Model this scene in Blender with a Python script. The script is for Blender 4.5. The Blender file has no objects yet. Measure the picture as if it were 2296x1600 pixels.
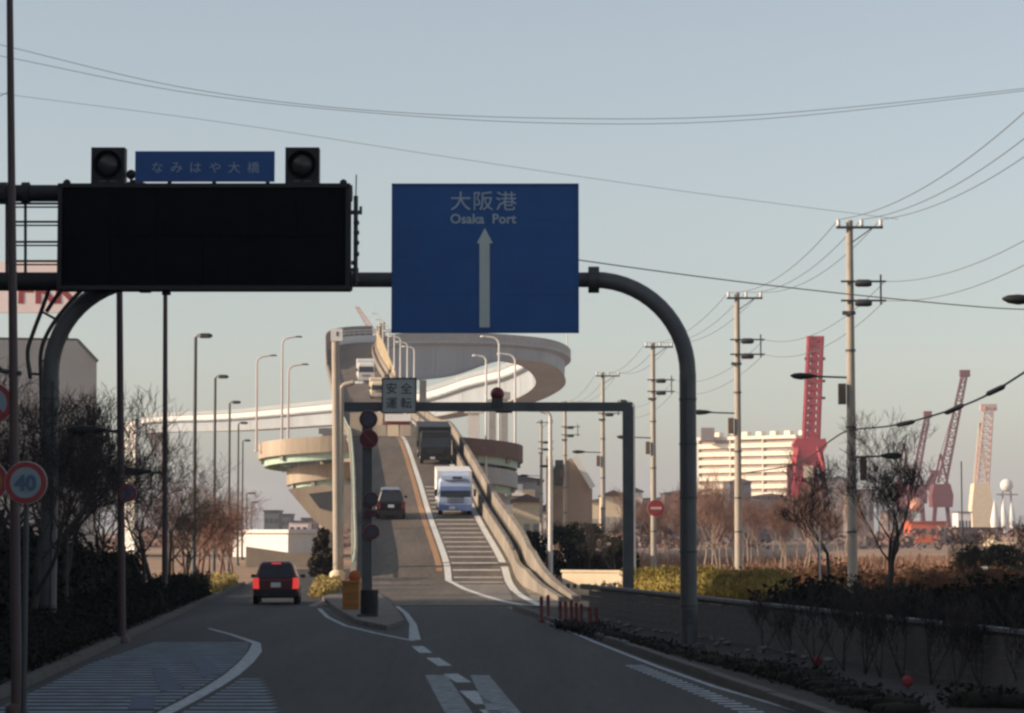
import bpy, math, random
from mathutils import Vector, Matrix, noise

random.seed(11)
R = random.Random(5)
sc = bpy.context.scene
col = sc.collection

# ------------------------------------------------------------------ camera, sky, sun, exposure
EYE = 2.7
FOC = 5740.0                       # focal length in units of a 2296-wide picture
PITCH = math.atan((1190 - 800) / FOC)
cam_d = bpy.data.cameras.new("camera")
cam = bpy.data.objects.new("camera", cam_d)
col.objects.link(cam)
cam.location = (0, 0, EYE)
cam.rotation_euler = (math.pi / 2 + PITCH, 0, 0)
cam_d.sensor_width = 36
cam_d.lens = 36 * FOC / 2296
cam_d.clip_start = 0.5
cam_d.clip_end = 12000
sc.camera = cam

SUN_EL, SUN_AZ = math.radians(20), math.radians(12)     # low, from the left and a little behind
SUN_DIR = Vector((math.cos(SUN_EL) * math.cos(SUN_AZ), math.cos(SUN_EL) * math.sin(SUN_AZ), -math.sin(SUN_EL)))
world = bpy.data.worlds.new("World")
sc.world = world
world.use_nodes = True
wn = world.node_tree
sky = wn.nodes.new("ShaderNodeTexSky")
sky.sky_type = 'NISHITA'
sky.sun_disc = False
sky.sun_elevation = SUN_EL
sky.sun_rotation = math.atan2(-SUN_DIR.x, -SUN_DIR.y)
sky.altitude = 0
sky.air_density = 1.0
sky.dust_density = 1.3
sky.ozone_density = 1.0
bg = wn.nodes["Background"]
bg.inputs[1].default_value = 0.128
hs = wn.nodes.new("ShaderNodeHueSaturation")            # the pale winter sky is nearly grey
hs.inputs["Saturation"].default_value = 0.58
wn.links.new(sky.outputs[0], hs.inputs["Color"])
tint = wn.nodes.new("ShaderNodeVectorMath")             # white balance of the sky
tint.operation = 'MULTIPLY'
tint.inputs[1].default_value = (0.975, 0.972, 0.96)
wn.links.new(hs.outputs[0], tint.inputs[0])
wn.links.new(tint.outputs[0], bg.inputs[0])

sun_d = bpy.data.lights.new("sun", 'SUN')
sun_d.energy = 5.0
sun_d.angle = math.radians(0.6)
sun_d.color = (1.0, 0.79, 0.58)
sun = bpy.data.objects.new("sun", sun_d)
col.objects.link(sun)
sun.rotation_euler = SUN_DIR.to_track_quat('-Z', 'Y').to_euler()

sc.view_settings.view_transform = 'Standard'
sc.view_settings.look = 'None'
sc.view_settings.gamma = 1
sc.view_settings.exposure = 0.3
sc.view_settings.use_curve_mapping = False
sc.render.engine = 'CYCLES'
sc.cycles.filter_width = 2.6
sc.cycles.max_bounces = 6

# ------------------------------------------------------------------ places measured on the photograph
CP, SP = math.cos(PITCH), math.sin(PITCH)


def ray(x, y):
    u, v = (x - 1148) / FOC, -(y - 800) / FOC
    return Vector((u, CP - v * SP, SP + v * CP))


def W(x, y, Y):
    d = ray(x, y)
    t = Y / d.y
    return Vector((d.x * t, Y, EYE + d.z * t))


def G(x, y, z=0.0):
    d = ray(x, y)
    t = (z - EYE) / d.z
    return Vector((d.x * t, d.y * t, z))


def PX(Y):                          # picture units per metre at a distance
    return FOC / Y


# ------------------------------------------------------------------ materials
MATS = {}


def mat(name, c, rough=0.7, metal=0.0, var=0.18, scale=3.0, bump=0.0, emit=None, es=0.0, spec=0.4, stretch=None, var2=0.0, scale2=0.2, trans=0.0):
    if name in MATS:
        return MATS[name]
    m = bpy.data.materials.new(name)
    m.use_nodes = True
    nt = m.node_tree
    b = nt.nodes["Principled BSDF"]
    b.inputs["Roughness"].default_value = rough
    b.inputs["Metallic"].default_value = metal
    b.inputs["Specular IOR Level"].default_value = spec
    c4 = (c[0], c[1], c[2], 1)
    b.inputs["Base Color"].default_value = c4
    if var > 0:
        tc = nt.nodes.new("ShaderNodeTexCoord")
        n = nt.nodes.new("ShaderNodeTexNoise")
        n.inputs["Scale"].default_value = scale
        n.inputs["Detail"].default_value = 6
        n.inputs["Roughness"].default_value = 0.65
        src = tc.outputs["Object"]
        if stretch:
            mp = nt.nodes.new("ShaderNodeMapping")
            mp.inputs["Scale"].default_value = stretch
            nt.links.new(src, mp.inputs[0])
            src = mp.outputs[0]
        nt.links.new(src, n.inputs["Vector"])
        cr = nt.nodes.new("ShaderNodeValToRGB")
        cr.color_ramp.elements[0].position = 0.3
        cr.color_ramp.elements[1].position = 0.7
        lo, hi = 1 - var, 1 + var
        cr.color_ramp.elements[0].color = (c[0] * lo, c[1] * lo, c[2] * lo, 1)
        cr.color_ramp.elements[1].color = (min(1, c[0] * hi), min(1, c[1] * hi), min(1, c[2] * hi), 1)
        nt.links.new(n.outputs[0], cr.inputs[0])
        out = cr.outputs[0]
        if var2 > 0:
            n2 = nt.nodes.new("ShaderNodeTexNoise")
            n2.inputs["Scale"].default_value = scale2
            n2.inputs["Detail"].default_value = 4
            nt.links.new(src, n2.inputs["Vector"])
            mr = nt.nodes.new("ShaderNodeMapRange")
            mr.inputs[1].default_value = 0.3
            mr.inputs[2].default_value = 0.7
            mr.inputs[3].default_value = 1 - var2
            mr.inputs[4].default_value = 1 + var2
            nt.links.new(n2.outputs[0], mr.inputs[0])
            mx = nt.nodes.new("ShaderNodeVectorMath")
            mx.operation = 'SCALE'
            nt.links.new(out, mx.inputs[0])
            nt.links.new(mr.outputs[0], mx.inputs["Scale"])
            out = mx.outputs[0]
        nt.links.new(out, b.inputs["Base Color"])
        if bump > 0:
            bp = nt.nodes.new("ShaderNodeBump")
            bp.inputs["Strength"].default_value = bump
            bp.inputs["Distance"].default_value = 0.02
            nt.links.new(n.outputs[0], bp.inputs["Height"])
            nt.links.new(bp.outputs[0], b.inputs["Normal"])
    if trans > 0:
        tr_n = nt.nodes.new("ShaderNodeBsdfTranslucent")
        mxs = nt.nodes.new("ShaderNodeMixShader")
        mxs.inputs[0].default_value = trans
        tr_n.inputs[0].default_value = c4
        nt.links.new(b.outputs[0], mxs.inputs[1])
        nt.links.new(tr_n.outputs[0], mxs.inputs[2])
        nt.links.new(mxs.outputs[0], nt.nodes["Material Output"].inputs[0])
    if emit:
        b.inputs["Emission Color"].default_value = (emit[0], emit[1], emit[2], 1)
        b.inputs["Emission Strength"].default_value = es
    MATS[name] = m
    return m


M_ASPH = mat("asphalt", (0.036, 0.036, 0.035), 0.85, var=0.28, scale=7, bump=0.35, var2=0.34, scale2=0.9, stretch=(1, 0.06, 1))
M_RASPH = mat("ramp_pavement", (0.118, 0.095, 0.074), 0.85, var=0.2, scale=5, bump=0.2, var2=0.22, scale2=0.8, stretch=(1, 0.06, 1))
M_GROUND = mat("dry_ground", (0.3, 0.195, 0.125), 0.95, var=0.35, scale=0.5, var2=0.3, scale2=0.03)
M_VERGE = mat("verge_soil", (0.034, 0.03, 0.025), 0.95, var=0.45, scale=2.5, bump=0.5)
M_KERB = mat("kerb_concrete", (0.085, 0.078, 0.07), 0.85, var=0.25, scale=3)
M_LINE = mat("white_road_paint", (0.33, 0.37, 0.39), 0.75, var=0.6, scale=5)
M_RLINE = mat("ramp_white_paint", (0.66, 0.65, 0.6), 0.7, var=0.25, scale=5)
M_OLINE = mat("orange_road_paint", (0.4, 0.215, 0.1), 0.7, var=0.3, scale=5)
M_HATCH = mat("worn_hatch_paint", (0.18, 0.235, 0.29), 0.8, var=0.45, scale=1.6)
M_BLUEP = mat("blue_road_paint", (0.06, 0.08, 0.13), 0.75, var=0.45, scale=3)
M_CONC = mat("warm_concrete", (0.245, 0.208, 0.168), 0.88, var=0.2, scale=1.6, var2=0.22, scale2=0.35, stretch=(1, 1, 0.25))
M_CONCG = mat("grey_concrete", (0.3, 0.295, 0.28), 0.85, var=0.15, scale=1.2, var2=0.12, scale2=0.1)
M_STEELG = mat("pale_girder_steel", (0.3, 0.33, 0.355), 0.65, var=0.08, scale=0.5, var2=0.12, scale2=0.12, stretch=(1, 1, 0.15))
M_RAILW = mat("pale_rail_steel", (0.62, 0.6, 0.57), 0.5, var=0.08, scale=2)
M_DGREY = mat("dark_grey_steel", (0.05, 0.052, 0.055), 0.5, var=0.15, scale=3)
M_PIPE = mat("grey_painted_steel", (0.085, 0.088, 0.09), 0.5, var=0.18, scale=2.2, bump=0.05)
M_BLACK = mat("black_housing", (0.005, 0.005, 0.005), 0.85, var=0.3, scale=4, spec=0.05)
M_BLACK2 = mat("charcoal_box", (0.02, 0.021, 0.022), 0.6, var=0.2, scale=4, spec=0.3)
M_BROWNP = mat("brown_pole_paint", (0.07, 0.045, 0.045), 0.55, var=0.15, scale=2)
M_SBLUE = mat("sign_blue", (0.006, 0.075, 0.26), 0.45, var=0.12, scale=1.5)
M_SBLUE2 = mat("name_plate_blue", (0.012, 0.07, 0.25), 0.5, var=0.12, scale=1.5)
M_SWHITE = mat("sign_lettering", (0.46, 0.52, 0.51), 0.5, var=0.06, scale=4)
M_SLET = mat("sign_lettering_grey", (0.34, 0.42, 0.5), 0.5, var=0.1, scale=6)  # letters here and on the name plate are an even blue-grey
M_SLET2 = mat("name_lettering_grey", (0.26, 0.34, 0.46), 0.5, var=0.1, scale=6)
M_SPANEL = mat("grey_sign_panel", (0.4, 0.42, 0.41), 0.55, var=0.08, scale=3)
M_SDARK = mat("dark_lettering", (0.05, 0.055, 0.065), 0.6, var=0.1)
M_WHITE = mat("white_paint", (0.75, 0.73, 0.7), 0.5, var=0.06, scale=2)
M_CREAM = mat("cream_wall", (0.68, 0.56, 0.4), 0.8, var=0.1, scale=1.5)
M_RED = mat("sign_red", (0.26, 0.035, 0.04), 0.5, var=0.12, scale=4)
M_DRED = mat("deep_red", (0.16, 0.02, 0.03), 0.5, var=0.15, scale=4)
M_SGBLUE = mat("sign_number_blue", (0.06, 0.11, 0.19), 0.5, var=0.08)
M_SGWH = mat("sign_white_face", (0.2, 0.26, 0.3), 0.5, var=0.06, scale=4)
M_ORANGE = mat("orange_plastic", (0.42, 0.12, 0.03), 0.5, var=0.15, scale=3)
M_MAROON = mat("maroon_post", (0.14, 0.03, 0.025), 0.6, var=0.15, scale=3)
M_YELO = mat("ochre_cushion", (0.3, 0.15, 0.03), 0.6, var=0.2, scale=3)
M_GLASS = mat("dark_glass", (0.012, 0.014, 0.017), 0.08, var=0, spec=0.6)
M_WGLASS = mat("window_glass", (0.05, 0.06, 0.07), 0.15, var=0, spec=0.6)
M_TYRE = mat("tyre_rubber", (0.012, 0.012, 0.012), 0.9, var=0.1)
M_RIM = mat("wheel_rim", (0.3, 0.3, 0.31), 0.35, metal=0.7, var=0)
M_CARRED = mat("dark_car_paint", (0.085, 0.007, 0.011), 0.25, var=0, spec=0.5)
M_CARBLK = mat("black_car_paint", (0.01, 0.011, 0.014), 0.2, var=0, spec=0.5)
M_CARWH = mat("white_car_paint", (0.72, 0.7, 0.68), 0.35, var=0.03)
M_TBLUE = mat("truck_blue", (0.14, 0.21, 0.42), 0.4, var=0.08, scale=2)
M_TLBLUE = mat("truck_pale_blue", (0.42, 0.5, 0.66), 0.4, var=0.06, scale=2)
M_TDARK = mat("truck_dark", (0.009, 0.01, 0.009), 0.5, var=0.15)
M_LAMPR = mat("lit_tail_lamp", (0.5, 0.02, 0.02), 0.3, var=0, emit=(1.0, 0.07, 0.06), es=0.5)
M_HEADL = mat("head_lamp", (0.8, 0.8, 0.8), 0.15, var=0)
M_PLATE = mat("number_plate", (0.6, 0.62, 0.66), 0.5, var=0)
M_BARK = mat("grey_bark", (0.045, 0.039, 0.035), 0.9, var=0.3, scale=6, bump=0.4)
M_TWIG = mat("dark_twig", (0.034, 0.028, 0.025), 0.9, var=0.25, scale=1.5)
M_RTWIG = mat("reddish_twig", (0.27, 0.145, 0.105), 0.9, var=0.25, scale=1.2)
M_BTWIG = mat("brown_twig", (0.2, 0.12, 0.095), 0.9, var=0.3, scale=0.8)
M_PBARK = mat("pale_bark", (0.34, 0.25, 0.2), 0.9, var=0.25, scale=3)
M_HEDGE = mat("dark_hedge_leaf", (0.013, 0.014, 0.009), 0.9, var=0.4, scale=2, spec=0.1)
M_YHEDGE = mat("golden_hedge_leaf", (0.2, 0.155, 0.035), 0.8, var=0.5, scale=1.1, trans=0.25, var2=0.3, scale2=0.5)
M_EVERG = mat("evergreen_leaf", (0.013, 0.018, 0.012), 0.9, var=0.4, scale=0.8, spec=0.15)
M_RUST = mat("rusty_hedge_leaf", (0.12, 0.06, 0.03), 0.85, var=0.4, scale=1.5, trans=0.3)
M_GRASSY = mat("dry_grass", (0.4, 0.3, 0.11), 0.85, var=0.35, scale=2, trans=0.3)
M_UPOLE = mat("utility_pole_concrete", (0.38, 0.33, 0.275), 0.8, var=0.1, scale=1.5)
M_CABLE = mat("cable_black", (0.03, 0.03, 0.032), 0.6, var=0)
M_WIRE = mat("wire_grey", (0.13, 0.135, 0.14), 0.6, var=0)
M_INSUL = mat("insulator_white", (0.6, 0.58, 0.56), 0.3, var=0)
M_CRRED = mat("crane_red", (0.36, 0.014, 0.022), 0.6, var=0.18, scale=0.15)
M_CRFADE = mat("crane_faded_red", (0.15, 0.045, 0.05), 0.6, var=0.15, scale=0.15)
M_CRDARK = mat("crane_dark_red", (0.14, 0.03, 0.035), 0.6, var=0.15, scale=0.15)
M_CRPALE = mat("crane_pale_pink", (0.55, 0.38, 0.34), 0.6, var=0.12, scale=0.15)
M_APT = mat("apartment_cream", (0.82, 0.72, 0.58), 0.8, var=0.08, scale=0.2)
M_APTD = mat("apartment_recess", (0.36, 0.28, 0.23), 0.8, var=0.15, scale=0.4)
M_BGREY = mat("warehouse_grey", (0.23, 0.2, 0.19), 0.85, var=0.1, scale=0.15)
M_BBLUE = mat("warehouse_slate", (0.1, 0.11, 0.13), 0.8, var=0.12, scale=0.15)
M_BBRN = mat("warehouse_brown", (0.15, 0.11, 0.1), 0.85, var=0.15, scale=0.12)
M_BILLB = mat("billboard_pink_white", (0.74, 0.63, 0.62), 0.6, var=0.05, scale=0.4)
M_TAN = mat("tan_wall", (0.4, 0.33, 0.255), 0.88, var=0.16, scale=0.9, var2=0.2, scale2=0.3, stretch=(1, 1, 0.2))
M_GREENR = mat("pale_green_rail", (0.42, 0.56, 0.46), 0.6, var=0.1, scale=2)
M_DGREEN = mat("booth_green", (0.03, 0.045, 0.025), 0.7, var=0.2, scale=1)
M_OSHED = mat("orange_shed", (0.55, 0.12, 0.05), 0.7, var=0.15, scale=0.3)
M_BRWALL = mat("board_wall_grey", (0.1, 0.093, 0.087), 0.85, var=0.2, scale=2, bump=0.2)
M_COPE = mat("wall_coping", (0.13, 0.135, 0.14), 0.7, var=0.2, scale=3)
M_PALEST = mat("pale_stone", (0.16, 0.16, 0.155), 0.9, var=0.2, scale=5)


# ------------------------------------------------------------------ mesh helpers
class MB:
    def __init__(s):
        s.v, s.f, s.sm = [], [], []

    def add(s, vs, fs, smooth=False):
        o = len(s.v)
        s.v += [tuple(p) for p in vs]
        s.f += [tuple(i + o for i in f) for f in fs]
        s.sm += [smooth] * len(fs)
        return s

    def box(s, c, d, rz=0.0, mtx=None):
        hx, hy, hz = d[0] / 2, d[1] / 2, d[2] / 2
        vs = [Vector((x, y, z)) for x in (-hx, hx) for y in (-hy, hy) for z in (-hz, hz)]
        m = mtx if mtx is not None else Matrix.Rotation(rz, 3, 'Z')
        c = Vector(c)
        vs = [m @ v + c for v in vs]
        return s.add(vs, [(0, 1, 3, 2), (4, 6, 7, 5), (0, 4, 5, 1), (2, 3, 7, 6), (0, 2, 6, 4), (1, 5, 7, 3)])

    def bar(s, a, b, w, h=None):
        a, b = Vector(a), Vector(b)
        h = h or w
        d = b - a
        q = d.to_track_quat('Y', 'Z').to_matrix()
        return s.box((a + b) / 2, (w, d.length, h), mtx=q)

    def quad(s, a, b, c, d):
        return s.add([a, b, c, d], [(0, 1, 2, 3)])

    def tube(s, pts, r, n=8, cap=True):
        pts = [Vector(p) for p in pts]
        k = len(pts)
        rs = r if isinstance(r, (list, tuple)) else [r] * k
        t0 = (pts[1] - pts[0]).normalized()
        ref = Vector((0, 0, 1)) if abs(t0.z) < 0.9 else Vector((1, 0, 0))
        nrm = t0.cross(ref).normalized()
        vs = []
        for i, p in enumerate(pts):
            t = (pts[min(i + 1, k - 1)] - pts[max(i - 1, 0)]).normalized()
            nrm = (nrm - t * nrm.dot(t))
            nrm = nrm.normalized() if nrm.length > 1e-6 else t.orthogonal().normalized()
            bi = t.cross(nrm)
            for j in range(n):
                a = 2 * math.pi * j / n
                vs.append(p + (nrm * math.cos(a) + bi * math.sin(a)) * rs[i])
        fs = []
        for i in range(k - 1):
            for j in range(n):
                fs.append((i * n + j, i * n + (j + 1) % n, (i + 1) * n + (j + 1) % n, (i + 1) * n + j))
        s.add(vs, fs, n > 4)
        if cap:
            s.add(vs[:n], [tuple(range(n))[::-1]])
            s.add(vs[-n:], [tuple(range(n))])
        return s

    def lathe(s, prof, c, n=16, axis='Z'):
        c = Vector(c)
        vs = []
        for r, h in prof:
            for j in range(n):
                a = 2 * math.pi * j / n
                p = Vector((r * math.cos(a), r * math.sin(a), h))
                if axis == 'Y':
                    p = Vector((p.x, -p.z, p.y))
                if axis == 'X':
                    p = Vector((p.z, p.x, p.y))
                vs.append(p + c)
        fs = []
        for i in range(len(prof) - 1):
            for j in range(n):
                fs.append((i * n + j, i * n + (j + 1) % n, (i + 1) * n + (j + 1) % n, (i + 1) * n + j))
        s.add(vs, fs, True)
        s.add(vs[:n], [tuple(range(n))[::-1]])
        s.add(vs[-n:], [tuple(range(n))])
        return s

    def ball(s, c, r, n=12, sz=1.0):
        pr = [(max(1e-3, r * math.sin(math.pi * i / 8)), -r * sz * math.cos(math.pi * i / 8)) for i in range(9)]
        return s.lathe(pr, c, n)

    def prism(s, poly, y0, y1):      # polygon in x,z pushed along y
        n = len(poly)
        vs = [(x, y0, z) for x, z in poly] + [(x, y1, z) for x, z in poly]
        fs = [tuple(range(n)), tuple(range(2 * n - 1, n - 1, -1))]
        fs += [(i, i + n, (i + 1) % n + n, (i + 1) % n) for i in range(n)]
        return s.add(vs, fs)

    def sheet(s, poly, z):
        return s.add([(p[0], p[1], z) for p in poly], [tuple(range(len(poly)))])

    def slab(s, poly, z0, z1):
        n = len(poly)
        vs = [(p[0], p[1], z0) for p in poly] + [(p[0], p[1], z1) for p in poly]
        fs = [tuple(range(n))[::-1], tuple(range(n, 2 * n))]
        fs += [(i, (i + 1) % n, (i + 1) % n + n, i + n) for i in range(n)]
        return s.add(vs, fs)

    def loft(s, secs, close=True, ends=True, smooth=False):
        n = len(secs[0])
        vs = [p for q in secs for p in q]
        fs = []
        m = n if close else n - 1
        for i in range(len(secs) - 1):
            for j in range(m):
                fs.append((i * n + j, i * n + (j + 1) % n, (i + 1) * n + (j + 1) % n, (i + 1) * n + j))
        s.add(vs, fs, smooth)
        if ends and close:
            s.add(secs[0], [tuple(range(n))[::-1]])
            s.add(secs[-1], [tuple(range(n))])
        return s


def build(name, mb, m, parent=None, loc=None, **props):
    """one mesh object; mb is in the parent's space unless the parent stands elsewhere, then in world space"""
    off = Vector((0, 0, 0))
    p = parent
    while p is not None:
        off += p.location
        p = p.parent
    if parent is None and loc is not None:
        off = Vector(loc)
    me = bpy.data.meshes.new(name)
    me.from_pydata([(v[0] - off.x, v[1] - off.y, v[2] - off.z) for v in mb.v], [], mb.f)
    me.polygons.foreach_set("use_smooth", mb.sm)
    me.materials.append(m)
    me.update()
    o = bpy.data.objects.new(name, me)
    col.objects.link(o)
    if parent is not None:
        o.parent = parent
    elif loc is not None:
        o.location = loc
    for k, v in props.items():
        o[k] = v
    return o


def thing(name, label, cat, loc=(0, 0, 0), group=None, rz=0.0):
    o = bpy.data.objects.new(name, None)
    col.objects.link(o)
    o.location = loc
    o.rotation_euler = (0, 0, rz)
    o.empty_display_size = 0.3
    o['label'] = label
    o['category'] = cat
    if group:
        o['group'] = group
    return o


def tag(o, label, cat, group=None):
    o['label'] = label
    o['category'] = cat
    if group:
        o['group'] = group
    return o


def kids(o):
    return [c for c in bpy.data.objects if c.parent == o]


def dup(root, loc, label, rz=None, scale=None, group=None):
    def cp(o, par):
        c = o.copy()
        col.objects.link(c)
        c.parent = par
        for ch in CH.get(o.name, []):
            cp(ch, c)
        return c
    CH = {}
    for c in bpy.data.objects:
        if c.parent is not None:
            CH.setdefault(c.parent.name, []).append(c)
    r = cp(root, None)
    r.location = loc
    if rz is not None:
        r.rotation_euler = (0, 0, rz)
    if scale is not None:
        r.scale = scale if isinstance(scale, (tuple, list)) else (scale,) * 3
    r['label'] = label
    if group:
        r['group'] = group
    return r


def structure(name, mb, m):
    return build(name, mb, m, kind="structure")


def lettering(text, size, m, parent, pos, name="lettering", sx=1.0, depth=0.012, spacing=1.0, bold=0.0):
    """flat letters standing on a face that looks towards -Y; pos is the centre"""
    cu = bpy.data.curves.new(name, 'FONT')
    cu.body = text
    cu.size = size
    cu.align_x = 'CENTER'
    cu.align_y = 'CENTER'
    cu.space_character = spacing
    cu.extrude = depth / 2
    cu.offset = bold
    cu.resolution_u = 3
    o = bpy.data.objects.new(name, cu)
    col.objects.link(o)
    bpy.context.view_layer.update()
    me = bpy.data.meshes.new_from_object(o)
    bpy.data.objects.remove(o)
    xs = [v.co.x for v in me.vertices]
    ys = [v.co.y for v in me.vertices]
    cx, cy = (min(xs) + max(xs)) / 2, (min(ys) + max(ys)) / 2
    for v in me.vertices:
        x, y, z = v.co
        v.co = ((x - cx) * sx, -z, (y - cy))
    me.materials.clear()
    me.materials.append(m)
    ob = bpy.data.objects.new(name, me)
    col.objects.link(ob)
    off = Vector((0, 0, 0))
    p = parent
    while p is not None:
        off += p.location
        p = p.parent
    ob.parent = parent
    ob.location = Vector(pos) - off
    return ob


def arc(cx, cz, r, a0, a1, n, Y):
    return [Vector((cx + r * math.cos(a0 + (a1 - a0) * i / n), Y, cz + r * math.sin(a0 + (a1 - a0) * i / n))) for i in range(n + 1)]


def lerp_tab(tab, t, k):
    if t <= tab[0][0]:
        return tab[0][k]
    for i in range(len(tab) - 1):
        if t <= tab[i + 1][0]:
            f = (t - tab[i][0]) / (tab[i + 1][0] - tab[i][0])
            return tab[i][k] * (1 - f) + tab[i + 1][k] * f
    return tab[-1][k]


def catmull(P, sub):
    out = []
    n = len(P)
    for i in range(n - 1):
        p0, p1, p2, p3 = P[max(i - 1, 0)], P[i], P[i + 1], P[min(i + 2, n - 1)]
        for k in range(sub):
            t = k / sub
            out.append(tuple(0.5 * (2 * b + (c - a) * t + (2 * a - 5 * b + 4 * c - d) * t * t + (3 * b - a - 3 * c + d) * t ** 3)
                             for a, b, c, d in zip(p0, p1, p2, p3)))
    out.append(tuple(P[-1]))
    return out


# ------------------------------------------------------------------ ground and roads
RD = -0.0593                                    # the road drifts left as it recedes


def kerb_l(Y):
    return -8.4 + RD * (Y - 45)


def edge_r(Y):
    return 3.35 - 0.084 * (Y - 45)


structure("ground", MB().sheet([(-1500, -300), (1500, -300), (1500, 3500), (-1500, 3500)], -0.03), M_GROUND)

road = MB()
ys = list(range(-120, 190, 10))
left_pts = [(kerb_l(y), y) for y in ys]
right_pts = [(max(edge_r(y) + 0.3, kerb_l(y) + 5.2) if y > 96 else edge_r(y) + 0.3, y) for y in ys]
for i in range(len(ys) - 1):
    road.quad((*left_pts[i], 0), (*right_pts[i], 0), (*right_pts[i + 1], 0), (*left_pts[i + 1], 0))
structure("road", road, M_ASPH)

# verges: strips of dark soil beside the road
vl = MB()
vl.slab([(-40, -60), (kerb_l(-60) - 0.2, -60), (kerb_l(120) - 0.2, 120), (-40, 120)], -0.02, 0.1)
structure("verge_ground", vl, M_VERGE)
vr = MB()
vr.slab([(edge_r(-60) + 0.55, -60), (60, -60), (60, 60), (30, 92), (edge_r(88) + 0.55, 88)], -0.02, 0.08)
structure("verge_ground", vr, M_VERGE)

# kerb stones on both sides, each its own block
klm = MB().box((0, 0, 0.06), (0.2, 1.96, 0.16))
kl = None
kerb_root = bpy.data.objects.new("kerb", None)
col.objects.link(kerb_root)
kerb_root["kind"] = "structure"
for i in range(46):
    y = 38 + i * 2.0
    if kl is None:
        kl = build("kerb_stone", klm, M_KERB)
        o = kl
    else:
        o = bpy.data.objects.new("kerb_stone", kl.data)
        col.objects.link(o)
    o.parent = kerb_root
    o.location = (kerb_l(y) - 0.1, y, R.uniform(-0.01, 0.012))
    o.rotation_euler = (0, 0, math.atan(-RD))
for i in range(27):
    y = 36 + i * 2.0
    o = bpy.data.objects.new("kerb_stone", kl.data)
    col.objects.link(o)
    o.parent = kerb_root
    o.location = (edge_r(y) + 0.45, y, R.uniform(-0.01, 0.012))
    o.rotation_euler = (0, 0, math.atan(0.084))

# ------------------------------------------------------------------ road markings
ZM = 0.005


def stripe(mb, pts, w, z=ZM):
    """a painted line of width w along ground points"""
    pts = [Vector((p[0], p[1])) for p in pts]
    L, Rr = [], []
    for i, p in enumerate(pts):
        t = (pts[min(i + 1, len(pts) - 1)] - pts[max(i - 1, 0)]).normalized()
        n = Vector((t.y, -t.x))
        ww = w[i] if isinstance(w, list) else w
        L.append(p - n * ww / 2)
        Rr.append(p + n * ww / 2)
    for i in range(len(pts) - 1):
        mb.quad((*L[i], z), (*Rr[i], z), (*Rr[i + 1], z), (*L[i + 1], z))


def gp(l):
    return [G(*p) for p in l]


# outlined hatch bay beside the left kerb
bay = [(468, 1410), (520, 1424), (575, 1443), (572, 1462), (552, 1486), (520, 1514), (480, 1540), (430, 1568), (365, 1602)]
m = MB()
stripe(m, gp(bay), [0.12, 0.13, 0.2, 0.3, 0.3, 0.28, 0.26, 0.25, 0.24])
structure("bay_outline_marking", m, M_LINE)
bx = [G(*p) for p in bay[2:]]
m = MB()
m2 = MB()
m3 = MB()
y = 38.2
while y < 62:
    xr = None
    for i in range(len(bx) - 1):
        a, b = bx[i], bx[i + 1]
        if min(a.y, b.y) <= y <= max(a.y, b.y):
            f = (y - a.y) / (b.y - a.y)
            xr = a.x + (b.x - a.x) * f
    if xr is None:
        xr = bx[-1].x if y < 45 else bx[0].x
    xl = kerb_l(y) + 0.25
    if y > 52:
        xl += (y - 52) * 0.05
    if xr - xl > 0.4:
        m.quad((xl, y, ZM), (xr - 0.2, y, ZM), (xr - 0.2, y + 0.38, ZM), (xl, y + 0.38, ZM))
    if y < 47.3:
        xo = xr + 0.25
        x2 = xr + 0.25 + (47.3 - y) * 0.12 + 0.25
        m3.quad((xo, y, ZM), (x2, y, ZM), (x2 + 0.1, y + 0.38, ZM), (xo, y + 0.38, ZM))
    y += 0.84
structure("bay_hatch_marking", m, M_HATCH)
structure("bay_tail_marking", m3, M_HATCH)
for poly in ([(340, 1500), (372, 1500), (415, 1545), (360, 1552)], [(425, 1478), (470, 1478), (500, 1512), (455, 1520)],
             [(300, 1560), (350, 1560), (345, 1592), (285, 1592)]):
    m2.add([(p.x, p.y, ZM + 0.004) for p in gp(poly)], [(0, 1, 2, 3)])
structure("blue_paint_marking", m2, M_BLUEP)

# gore outline between the two roads
m = MB()
stripe(m, gp([(716, 1366), (735, 1385), (775, 1404), (840, 1420), (928, 1438)]), 0.14)
structure("gore_line_marking", m, M_LINE)
m = MB()
stripe(m, gp([(850, 1330), (880, 1352), (910, 1376), (926, 1400), (930, 1436)]), [0.13, 0.13, 0.16, 0.2, 0.3])
structure("gore_line_marking", m, M_LINE)
# dashes of the dividing line
for a, b in (((936, 1450), (955, 1465)), ((970, 1476), (998, 1494)), ((1010, 1512), (1040, 1531)), ((1048, 1550), (1085, 1580)), ((1095, 1592), (1120, 1612))):
    m = MB()
    p, q = G(*a), G(*b)
    d = (q - p).normalized()
    w = 0.15
    stripe(m, [p, q], 0.28)
    structure("dash_marking", m, M_LINE)
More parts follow.
